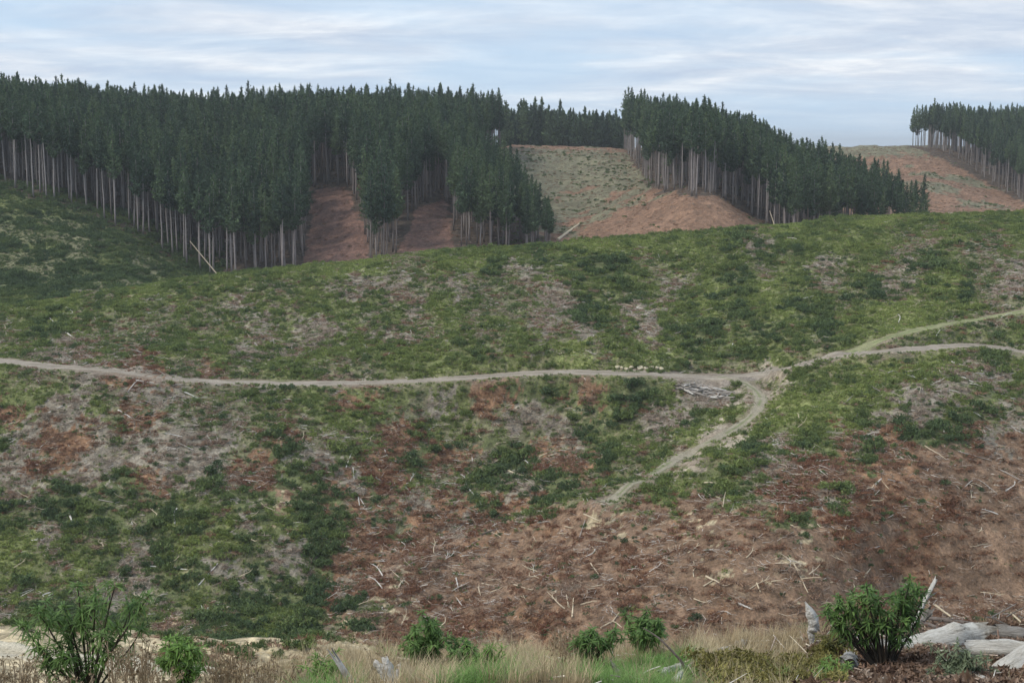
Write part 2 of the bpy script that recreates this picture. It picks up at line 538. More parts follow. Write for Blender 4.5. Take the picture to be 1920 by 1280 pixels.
eA = [(-330, 470)] + [(x, edgeD(x, y)) for x, y in [(0, 345), (60, 371), (150, 394), (200, 414), (240, 436), (300, 470), (345, 497)]]
blockA = eA + [(390, 428), (562, 430), (574, 462), (592, edgeD(600, 352)), (650, edgeD(650, 348)), (682, 470), (692, 428), (735, 434), (762, 468), (792, 503), (835, 525),
               (850, 446), (1042, 452), (1035, 482), (1005, 505), (965, 540), (900, 570), (900, 640), (938, 690), (938, 760), (-330, 720)]
blockB = [(1168, 745), (1200, edgeD(1200, 330)), (1236, edgeD(1236, 362)), (1300, edgeD(1300, 370)), (1375, edgeD(1375, 386)), (1425, edgeD(1425, 415)), (1470, 470), (1600, 492), (1738, 510),
          (1715, 545), (1640, 575), (1560, 590), (1500, 612), (1480, 650), (1330, 740), (1168, 800)]
blockC = [(1702, 850), (1745, edgeD(1745, 292)), (1795, edgeD(1795, 316)), (1860, edgeD(1860, 350)), (1918, edgeD(1918, 378)), (2300, 690), (2300, 900), (1702, 905)]


# ------------------------------------------------------------ ground sheet
P = np.stack([XX, YY, ZG], -1)
kk, PX, PY = kind_at(XX, YY, ZG)
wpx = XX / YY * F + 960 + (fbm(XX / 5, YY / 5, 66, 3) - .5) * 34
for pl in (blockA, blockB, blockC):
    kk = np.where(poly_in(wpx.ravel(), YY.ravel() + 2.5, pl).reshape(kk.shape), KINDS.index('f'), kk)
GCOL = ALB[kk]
GCOL = np.where(((kk == KINDS.index('k')) & (PX < 900))[..., None], np.array((.195, .115, .09)), GCOL)
fine = fbm(XX / 1.3, YY / 1.3, 77, 3)[..., None]
fine2 = fbm(XX / 6, YY / 6, 78, 3)[..., None]
GCOL = GCOL * (0.55 + 0.9 * fine) * (0.7 + 0.6 * fine2)
# gouges running down the bare right face
along = (XX * 18 - YY * 50) / 53; perp = (XX * 50 + YY * 18) / 53
face = (sm(1380, 1560, PX) * sm(740, 820, PY) * (YY < 260))[..., None]
perp = perp + (fbm(XX / 12, YY / 12, 73, 3) - .5) * 9
gouge = (fbm(perp / 1.7, along / 9, 71, 4))[..., None]
GCOL = GCOL * (1 + face * (gouge - 0.5) * 0.7)
sb = (spur_band * (.4 + .6 * fbm(XX / 2, YY / 2, 79, 3)))[..., None] * .8
GCOL = GCOL * (1 - sb) + np.array((.27, .205, .155)) * sb
tanb = ((YY > 42) & (YY < 100))[..., None]
GCOL = np.where(tanb, GCOL * (0.35 + 1.3 * fbm(XX / .7, YY / .7, 83, 3)[..., None]), GCOL)
# patches of pale subsoil and dry grass showing through
pale = (fbm(XX / 2.2, YY / 2.2, 91, 4) > 0.73)[..., None] & (YY > 130)[..., None] & (YY < 350)[..., None]
GCOL = np.where(pale, GCOL * 0.6 + np.array((.28, .22, .15)) * 0.4, GCOL)


# ---- roads: cut as a level bench a little into the ground
def smooth_path(pts, n=12):
    P0 = [Vector(p) for p in pts]
    P0 = [P0[0] * 2 - P0[1]] + P0 + [P0[-1] * 2 - P0[-2]]
    r = []
    for i in range(1, len(P0) - 2):
        a, b, c, d = P0[i - 1], P0[i], P0[i + 1], P0[i + 2]
        for k in range(n):
            t = k / n
            r.append(0.5 * ((2 * b) + (c - a) * t + (2 * a - 5 * b + 4 * c - d) * t * t + (3 * b - a - 3 * c + d) * t ** 3))
    r.append(P0[-2])
    return r


def road(name, px, width, label_cols, d0=150, d1=345, ruts=True, lift=0.07, rag=0.6, sub=10):
    pts = [hit(x, y, d0, d1) for x, y in px]
    # slide sight-line wobble out of the plan line
    path = smooth_path([(p.x, p.y, 0) for p in pts], sub)
    A = np.array([[p.x, p.y] for p in path])
    for _ in range(3):
        A[1:-1] = (A[:-2] + 2 * A[1:-1] + A[2:]) / 4
    T = np.gradient(A, axis=0)
    T /= np.linalg.norm(T, axis=1)[:, None] + 1e-9
    Nn = np.stack([-T[:, 1], T[:, 0]], 1)
    m = 15
    tt = np.linspace(-1, 1, m)
    n = len(A)
    ln = np.concatenate([[0], np.cumsum(np.linalg.norm(np.diff(A, axis=0), axis=1))])
    wl = width / 2 * (1 + rag * (fbm(ln / 3.0, ln * 0, 5, 3) - 0.5) * 2)
    wr = width / 2 * (1 + rag * (fbm(ln / 3.0, ln * 0 + 9, 6, 3) - 0.5) * 2)
    off = np.where(tt[None, :] < 0, tt[None, :] * wl[:, None], tt[None, :] * wr[:, None])
    X = A[:, 0][:, None] + Nn[:, 0][:, None] * off
    Y = A[:, 1][:, None] + Nn[:, 1][:, None] * off
    Z = zat(X, Y) + lift - 0.16 * (np.abs(tt)[None, :] > 0.99)
    base = np.array(label_cols[0]); mid_c = np.array(label_cols[1])
    cc = np.ones((n, m, 1)) * base
    cen = np.exp(-(tt / 0.22) ** 2)[None, :, None] * (fbm(ln / 4, ln * 0, 8, 2)[:, None, None] > 0.4)
    if ruts:
        cc = cc * (1 - cen) + mid_c * cen
    edge = (np.abs(tt)[None, :, None] > 0.75) * 0.6
    cc = cc * (1 - edge) + mid_c * edge
    cc = cc * (0.75 + 0.5 * fbm(X / 1.5, Y / 1.5, 12, 3)[..., None])
    me = mesh_from_grid(name, np.stack([X, Y, Z], -1), cc)
    o = mk(name, me, mat=M_ROAD)
    tag(o, kind='structure')
    return A, width


ROAD_C = ((.30, .26, .215), (.23, .195, .15))
GRASSY = ((.24, .24, .13), (.15, .185, .07))
gt = [  # (name, pixels, width, colours)
    ('track', [(-260, 640), (-120, 662), (0, 677), (120, 688), (300, 706), (450, 718), (600, 719), (750, 714), (900, 706), (1050, 698), (1150, 699), (1250, 703), (1340, 707), (1410, 702), (1500, 684), (1590, 665), (1700, 655), (1800, 648), (1850, 649), (1920, 659), (2060, 690)], 5.6, ROAD_C),
    ('track', [(1590, 662), (1640, 642), (1700, 624), (1800, 603), (1920, 584), (2060, 560)], 3.2, GRASSY),
    ('track', [(1345, 706), (1392, 716), (1420, 736), (1424, 758), (1398, 788), (1345, 822), (1275, 858), (1215, 892), (1170, 918), (1130, 942)], 2.3, ((.28, .25, .19), (.17, .19, .09))),
]
roads = []
# flatten the land under the tracks first
for nm, px, wd, cols in gt:
    pts = [hit(x, y, 150, 345) for x, y in px]
    A = np.array([[p.x, p.y] for p in smooth_path([(p.x, p.y, 0) for p in pts], 10)])
    for _ in range(3):
        A[1:-1] = (A[:-2] + 2 * A[1:-1] + A[2:]) / 4
    roads.append((A, wd))
jm = np.nonzero((DD > 160) & (DD < 345))[0]
Xs = XX[:, jm]; Ys = YY[:, jm]
road_d = np.full(XX.shape, 99.0)
for A, wd in roads:
    z0 = zat(A[:, 0], A[:, 1])
    k = np.ones(15) / 15
    z0 = np.convolve(np.pad(z0, 7, mode='edge'), k, mode='valid')
    best = np.full(Xs.shape, 99.0); bz = np.zeros(Xs.shape)
    for p, zz in zip(A, z0):
        i0, i1 = np.searchsorted(U, [(p[0] - 9) / p[1] - 0.01, (p[0] + 9) / p[1] + 0.01])
        j0, j1 = np.searchsorted(DD[jm], [p[1] - 9, p[1] + 9])
        if i1 <= i0 or j1 <= j0: continue
        d = np.hypot(Xs[i0:i1, j0:j1] - p[0], Ys[i0:i1, j0:j1] - p[1])
        b_ = best[i0:i1, j0:j1]; z_ = bz[i0:i1, j0:j1]
        mk_ = d < b_
        b_[mk_] = d[mk_]; z_[mk_] = zz
    wgt = 1 - sm(wd * 0.55, wd * 0.55 + 3.2, best)
    ZG[:, jm] = ZG[:, jm] * (1 - wgt) + bz * wgt
    road_d[:, jm] = np.minimum(road_d[:, jm], best - wd / 2)
pc = hit(1335, 708, 200, 330)
pad = np.hypot((XX - pc.x) / 10.5, (YY - pc.y) / 4.5) + (fbm(XX / 2.5, YY / 2.5, 57, 3) - .5) * .8
road_d = np.where(pad < 1, np.minimum(road_d, 0.0), road_d)
GCOL = np.where((pad < 1)[..., None], np.array((.28, .255, .225)) * (.8 + .4 * fine), GCOL)
verge = (np.clip(1 - (road_d - 0.0) / 2.2, 0, 1) * (fbm(XX / 2.2, YY / 2.2, 55, 3) * 1.3))[..., None]
verge = np.clip(verge, 0, 0.85)
GCOL = GCOL * (1 - verge) + np.array((.25, .20, .155)) * verge
P[..., 2] = ZG
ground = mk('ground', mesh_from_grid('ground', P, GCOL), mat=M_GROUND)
tag(ground, kind='structure')
for nm, px, wd, cols in gt:
    road(nm, px, wd, cols)


def near_road(X, Y):
    u = X / Y
    i = np.clip(np.searchsorted(U, u), 0, len(U) - 1); j = np.clip(np.searchsorted(DD, Y), 0, len(DD) - 1)
    return road_d[i, j]


# ------------------------------------------------------------ scattering (for what nobody could count)


def scatter(name, pts, rotz, scl, tint, protos, tilt=None):
    me = bpy.data.meshes.new(name)
    n = len(pts)
    me.vertices.add(n)
    me.vertices.foreach_set('co', np.asarray(pts, np.float32).reshape(-1))
    a = me.attributes.new('rot', 'FLOAT_VECTOR', 'POINT')
    r = np.zeros((n, 3), np.float32); r[:, 2] = rotz
    if tilt is not None: r[:, :2] = tilt
    a.data.foreach_set('vector', r.reshape(-1))
    a = me.attributes.new('scl', 'FLOAT_VECTOR', 'POINT')
    s = np.asarray(scl, np.float32)
    if s.ndim == 1: s = np.repeat(s[:, None], 3, 1)
    a.data.foreach_set('vector', s.reshape(-1))
    a = me.attributes.new('tint', 'FLOAT', 'POINT')
    a.data.foreach_set('value', np.asarray(tint, np.float32))
    a = me.attributes.new('pick', 'INT', 'POINT')
    a.data.foreach_set('value', RNG.integers(0, len(protos), n).astype(np.int32))
    o = mk(name, me)
    col = bpy.data.collections.new(name + '_kinds')
    for i, p in enumerate(protos):
        po = bpy.data.objects.new('%s_kind_%02d' % (name, i), p)
        col.objects.link(po)
    g = bpy.data.node_groups.new(name + '_scatter', 'GeometryNodeTree')
    g.interface.new_socket('Geometry', in_out='INPUT', socket_type='NodeSocketGeometry')
    g.interface.new_socket('Geometry', in_out='OUTPUT', socket_type='NodeSocketGeometry')
    gi = g.nodes.new('NodeGroupInput'); go = g.nodes.new('NodeGroupOutput')
    ci = g.nodes.new('GeometryNodeCollectionInfo')
    ci.inputs['Collection'].default_value = col
    ci.inputs['Separate Children'].default_value = True
    ci.inputs['Reset Children'].default_value = True
    ip = g.nodes.new('GeometryNodeInstanceOnPoints')
    ip.inputs['Pick Instance'].default_value = True

    def na(nm, ty):
        x = g.nodes.new('GeometryNodeInputNamedAttribute'); x.data_type = ty
        x.inputs['Name'].default_value = nm
        return x.outputs['Attribute']
    L = g.links.new
    L(gi.outputs[0], ip.inputs['Points']); L(ci.outputs[0], ip.inputs['Instance'])
    L(na('pick', 'INT'), ip.inputs['Instance Index'])
    e2r = g.nodes.new('FunctionNodeEulerToRotation')
    L(na('rot', 'FLOAT_VECTOR'), e2r.inputs[0]); L(e2r.outputs[0], ip.inputs['Rotation'])
    L(na('scl', 'FLOAT_VECTOR'), ip.inputs['Scale'])
    L(ip.outputs[0], go.inputs[0])
    md = o.modifiers.new('scatter', 'NODES'); md.node_group = g
    return o


def tufts(cent, size, seed, ntri=2, elong=1.8, up=0.3, var=0.35):
    """small leaf-like triangles around the given centres -> V, F, col"""
    r = np.random.default_rng(seed)
    n = len(cent) * ntri
    c = np.repeat(cent, ntri, 0)
    d = r.normal(size=(n, 3)); d[:, 2] = np.abs(d[:, 2]) * 0.8 + up
    d /= np.linalg.norm(d, axis=1)[:, None]
    s = r.normal(size=(n, 3)); s -= (s * d).sum(1)[:, None] * d
    s /= np.linalg.norm(s, axis=1)[:, None]
    L = (size * (0.7 + 0.6 * r.random(n)))[:, None] if np.ndim(size) == 0 else (np.repeat(size, ntri) * (0.7 + 0.6 * r.random(n)))[:, None]
    w_ = L / elong
    V = np.stack([c - d * L * 0.3 + s * w_ * 0.5, c - d * L * 0.3 - s * w_ * 0.5, c + d * L * 0.7], 1).reshape(-1, 3)
    Fc = np.arange(len(V)).reshape(-1, 3)
    col = np.repeat(1 - var + 2 * var * r.random(n), 3)[:, None] * np.ones(3)
    return V, Fc, col


def shrub_mesh(seed, h=1.0, wd=0.7, n=70, size=0.2, mat=None, elong=2.6, up=0.5, lobes=5):
    r = np.random.default_rng(seed)
    lc = np.stack([r.normal(0, wd * 0.33, lobes), r.normal(0, wd * 0.33, lobes), r.uniform(0.25, 0.65, lobes) * h], 1)
    k = r.integers(0, lobes, n)
    d = r.normal(size=(n, 3)); d /= np.linalg.norm(d, axis=1)[:, None]
    cent = lc[k] + d * np.array([wd * 0.33, wd * 0.33, h * 0.3]) * (0.5 + 0.5 * r.random((n, 1)))
    cent[:, 2] = np.abs(cent[:, 2])
    V, Fc, col = tufts(cent, size, seed + 1, 2, elong, up, .5)
    return mesh_raw('shrub_kind', V, Fc, col, [mat])


SHR = [shrub_mesh(100 + i, 0.75 + 0.1 * (i % 3), 1.0, 170, 0.23, M_SHRUB, lobes=7) for i in range(6)]
RUS = [shrub_mesh(200 + i, 0.28, 1.5, 60, 0.55, M_RUST, elong=7, up=0.1, lobes=6) for i in range(5)]


def sample(d0, d1, dens, x0=-260, x1=2180):
    u0, u1 = (x0 - 960) / F, (x1 - 960) / F
    area = (u1 - u0) * (d1 * d1 - d0 * d0) / 2
    n = int(area * dens)
    Y = np.sqrt(RNG.uniform(d0 * d0, d1 * d1, n))
    X = RNG.uniform(u0, u1, n) * Y
    return X, Y


def in_front(X, Y, marg=14):
    return Y < np.interp(X / Y, U, crestD) + marg


#           G    D    Y    m    s    r    b    t    p    h    k    f    n
SH_D = np.array([.95, .92, .80, .55, .12, .13, .02, .05, .02, .0, .0, .0, .0])
SH_S = np.array([1.0, 1.45, .55, .85, .8, .8, .9, .6, .5, .6, .5, .5, .5])
SH_T = np.array([.64, .36, .82, .46, .30, .20, .15, .6, .5, .3, .3, .3, .3])
X, Y = sample(134, 475, 0.95)
X0 = X
Z = zat(X, Y)
kd, px, py = kind_at(X, Y, Z)
clump = fbm(X / 2.6, Y / 2.6, 301, 2)
kp = RNG.random(len(X)) < SH_D[kd] * (0.3 + .55 * sm(0.3, 0.6, clump))
kp &= near_road(X, Y) > 0.9
kp &= in_front(X, Y, 40) | (px < 430)
X, Y, Z, kd = X[kp], Y[kp], Z[kp], kd[kp]
big = fbm(X / 7, Y / 7, 303, 3)
tint = np.clip(SH_T[kd] + (big - 0.5) * 0.6 + RNG.normal(0, 0.15, len(X)), 0, 1)
tint = np.where(Y > np.interp(X / Y, U, crestD) + 20, tint * 0.6, tint)
sc = SH_S[kd] * (0.5 + 0.9 * RNG.random(len(X)) ** 1.5) * (0.7 + 0.6 * clump[kp])
o = scatter('ground_cover', np.stack([X, Y, Z - 0.12], 1), RNG.uniform(0, 6.28, len(X)), sc, tint, SHR)
tag(o, 'low green scrub of young shrubs and bracken covering the logged hillsides', 'scrub', kind='stuff')
print('shrubs', len(X))

# finer growth between the shrubs: grass, bracken tips, seedlings
X, Y = sample(134, 475, 3.2)
Z = zat(X, Y)
kd, px, py = kind_at(X, Y, Z)
FI_D = np.array([.8, .35, .95, .5, .12, .12, .02, .08, .05, .0, .0, .0, .0])
kp = RNG.random(len(X)) < FI_D[kd] * (.5 + .8 * fbm(X / 1.5, Y / 1.5, 305, 2))
kp &= near_road(X, Y) > 0.1
kp &= in_front(X, Y, 40) | (px < 430)
X, Y, Z, kd = X[kp], Y[kp], Z[kp], kd[kp]
tint = np.clip(SH_T[kd] + .14 + (fbm(X / 7, Y / 7, 303, 3) - 0.5) * 0.7 + RNG.normal(0, 0.14, len(X)), 0, 1)
tint = np.where(Y > np.interp(X / Y, U, crestD) + 20, tint * 0.65, tint)
FINE = [shrub_mesh(140 + i, 0.8, 1.1, 26, 0.42, M_SHRUB, elong=3) for i in range(4)]
o = scatter('undergrowth', np.stack([X, Y, Z - 0.04], 1), RNG.uniform(0, 6.28, len(X)), .35 + .35 * RNG.random(len(X)), tint, FINE)
tag(o, 'fine fresh green undergrowth between the shrubs on the logged hillsides', 'undergrowth', kind='stuff')
print('fine', len(X))

RU_D = np.array([.04, .04, .02, .30, .75, 1.0, .42, .1, .1, .35, .30, .0, .0])
RU_T = np.array([.5, .4, .5, .65, .85, .28, .45, .6, .6, .6, .45, .5, .5])
X, Y = sample(134, 362, 0.9)
Z = zat(X, Y)
kd, px, py = kind_at(X, Y, Z)
clump = fbm(X / 3.5, Y / 3.5, 311, 2)
kp = (RNG.random(len(X)) < RU_D[kd] * (0.4 + 1.2 * clump)) & (near_road(X, Y) > 0.5)
X, Y, Z, kd = X[kp], Y[kp], Z[kp], kd[kp]
tint = np.clip(RU_T[kd] + (fbm(X / 5, Y / 5, 313, 3) - 0.5) * 1.0 + RNG.normal(0, 0.1, len(X)), 0, 1)
sc = 0.5 + 0.8 * RNG.random(len(X))
scs = sc
o = scatter('brushwood', np.stack([X, Y, Z - 0.05], 1), RNG.uniform(0, 6.28, len(X)), sc, tint, RUS)
tag(o, 'rust brown and grey dead pine brush strewn over the bare parts of the slope', 'dead brush', kind='stuff')
print('brush', len(X))


def sticks(X, Y, Z, L, R, az, el, cols, sides=4, seed=0):
    """many slim tapering broken branches as one mesh, each bent once"""
    r = np.random.default_rng(seed)
    n = len(X)
    d = np.stack([np.cos(az) * np.cos(el), np.sin(az) * np.cos(el), np.sin(el)], 1)
    side = np.stack([-np.sin(az), np.cos(az), np.zeros(n)], 1)
    up = np.cross(d, side)
    c0 = np.stack([X, Y, Z], 1)
    bend = (r.normal(0, 0.10, n) * L)[:, None]
    rings = []
    for t, rr in ((-0.5, 1.0), (0.05, 0.8), (0.5, 0.35)):
        cc = c0 + d * (L * t)[:, None] + (side + up * 0.5) * bend * (0 if t != 0.05 else 1)
        for k in range(sides):
            a = 2 * math.pi * k / sides
            rings.append(cc + (side * math.cos(a) + up * math.sin(a)) * (R * rr)[:, None])
    V = np.stack(rings, 1).reshape(-1, 3)
    base = (np.arange(n) * 3 * sides)[:, None]
    fs = []
    for g in range(2):
        for k in range(sides):
            k2 = (k + 1) % sides
            fs.append([g * sides + k, g * sides + k2, (g + 1) * sides + k2, (g + 1) * sides + k])
    fs.append([0, 3, 2, 1]); fs.append([8, 9, 10, 11])
    fs = np.array(fs)
    Fc = (base[:, :, None] + fs[None]).reshape(-1, 4)
    cl_ = np.repeat(cols, 3 * sides, 0)
    return V, Fc, cl_


WOODS = np.array([(.66, .62, .57), (.50, .44, .39), (.40, .32, .27), (.72, .65, .53), (.24, .15, .11), (.60, .50, .39)])
ST_D = np.array([.06, .05, .03, .55, 1.0, .85, .42, .1, .08, .12, .07, .0, .0])
X, Y = sample(134, 362, 4.0)
Z = zat(X, Y)
kd, px, py = kind_at(X, Y, Z)
clump = fbm(X / 2.2, Y / 2.2, 321, 2)
kp = (RNG.random(len(X)) < ST_D[kd] * (0.12 + 1.7 * sm(.38, .66, clump))) & (near_road(X, Y) > 0.3)
X, Y, Z, kd = X[kp], Y[kp], Z[kp], kd[kp]
n = len(X)
L = 0.5 + 2.0 * RNG.random(n) ** 2.5
R = 0.018 + 0.045 * RNG.random(n) ** 2.2
ci = np.where(kd == KINDS.index('s'), RNG.choice([0, 1, 2, 2, 5], n), RNG.choice([1, 2, 2, 4, 4, 5, 0, 2], n))
big_az = fbm(X / 6, Y / 6, 331, 2) * 9
big_az = np.where((px[kp] > 1450) & (py[kp] > 780), -1.22, big_az)
V, Fc, cc = sticks(X, Y, Z + 0.12 + 0.2 * RNG.random(n), L, R, big_az + RNG.normal(0, 0.8, n), RNG.normal(0, 0.22, n), WOODS[ci] * (0.7 + 0.3 * RNG.random((n, 1))), seed=4)
o = mk('slash', mesh_raw('slash', V, Fc, cc, [M_STICK]))
tag(o, 'litter of small grey and brown broken sticks left by logging on the slopes', 'logging slash', kind='stuff')
print('sticks', n)

# ------------------------------------------------------------ single branches and logs on the slopes


def tube(path, radii, sides=8, seed=0, rough=0.0, jag=0.0, cap=True):
    """lofted tube along a polyline with uneven section; returns V, F(quads)"""
    r = np.random.default_rng(seed)
    Pn = np.array([list(p) for p in path], float)
    n = len(Pn)
    T = np.gradient(Pn, axis=0); T /= np.linalg.norm(T, axis=1)[:, None] + 1e-9
    ref = np.array([0, 0, 1.0]) if abs(T[:, 2]).mean() < 0.85 else np.array([1.0, 0, 0])
    V = []
    ph = r.random(sides) * rough * 1.5
    for i in range(n):
        s = np.cross(T[i], ref); s /= np.linalg.norm(s) + 1e-9
        q = np.cross(s, T[i])
        for k in range(sides):
            a = 2 * math.pi * k / sides
            rr = radii[i] * (1 + ph[k] - rough * 0.75 + rough * (r.random() - 0.5))
            off = T[i] * (jag * r.random() * (1 if i == n - 1 else -1 if i == 0 else 0))
            V.append(Pn[i] + (s * math.cos(a) + q * math.sin(a)) * rr + off)
    Fc = []
    for i in range(n - 1):
        for k in range(sides):
            k2 = (k + 1) % sides
            Fc.append([i * sides + k, i * sides + k2, (i + 1) * sides + k2, (i + 1) * sides + k])
    if cap:
        V.append(Pn[0]); V.append(Pn[-1])
        a, b = len(V) - 2, len(V) - 1
        for k in range(0, sides, 2):
            k1, k2 = (k + 1) % sides, (k + 2) % sides
            Fc.append([a, k2, k1, k])
            o_ = (n - 1) * sides
            Fc.append([b, o_ + k, o_ + k1, o_ + k2])
    return np.array(V), np.array(Fc)


def join(parts):
    Vs, Fs, n = [], [], 0
    for V, Fc in parts:
        Vs.append(V); Fs.append(Fc + n); n += len(V)
    return np.concatenate(Vs), np.concatenate(Fs)


M_PALEWOOD = plain_mat('bleached_wood', (.52, .49, .45), (.76, .73, .69), 3.0, 0.5, 0.03, stretch=(1, 1, 1))
M_GREYWOOD = plain_mat('grey_wood', (.27, .24, .22), (.42, .38, .34), 4.0, 0.4, 0.03)
M_TANWOOD = plain_mat('fresh_tan_wood', (.50, .41, .29), (.66, .57, .43), 4.0, 0.4, 0.03)
M_DARKWOOD = plain_mat('dark_branch_bark', (.085, .07, .06), (.19, .16, .145), 8.0, 0.4, 0.02)


def slope_branch(px, thick, mat, label, name='dead_branch', cat='branch', group=None, forks=None, d0=132, d1=345, lift=0.12):
    pts = [hit(x, y, d0, d1) for x, y in px]
    base = pts[0].copy()
    pts = [p + Vector((0, 0, lift + 0.05 * i)) for i, p in enumerate(pts)]
    path = smooth_path(pts, 3) if len(pts) > 2 else [pts[0].lerp(pts[1], t / 4) for t in range(5)]
    sd = int(px[0][0] * 7 + px[0][1])
    rr = [thick * (1 - 0.5 * i / (len(path) - 1)) for i in range(len(path))]
    path = [p + Vector((0, 0, random.uniform(-.04, .04))) for p in path]
    parts = [tube(path, rr, 6, sd, 0.25, thick * 2)]
    for fp in (forks or []):
        f = [hit(x, y, d0, d1) + Vector((0, 0, lift + 0.1)) for x, y in fp]
        parts.append(tube([f[0].lerp(f[-1], t / 3) for t in range(4)], [thick * .6, thick * .5, thick * .4, thick * .2], 5, sd + 1, 0.2))
    V, Fc = join(parts)
    V = V - np.array(base)
    o = mk(name, mesh_raw(name, V, Fc, None, [mat]))
    o.location = base
    tag(o, label, cat, group)
    return o


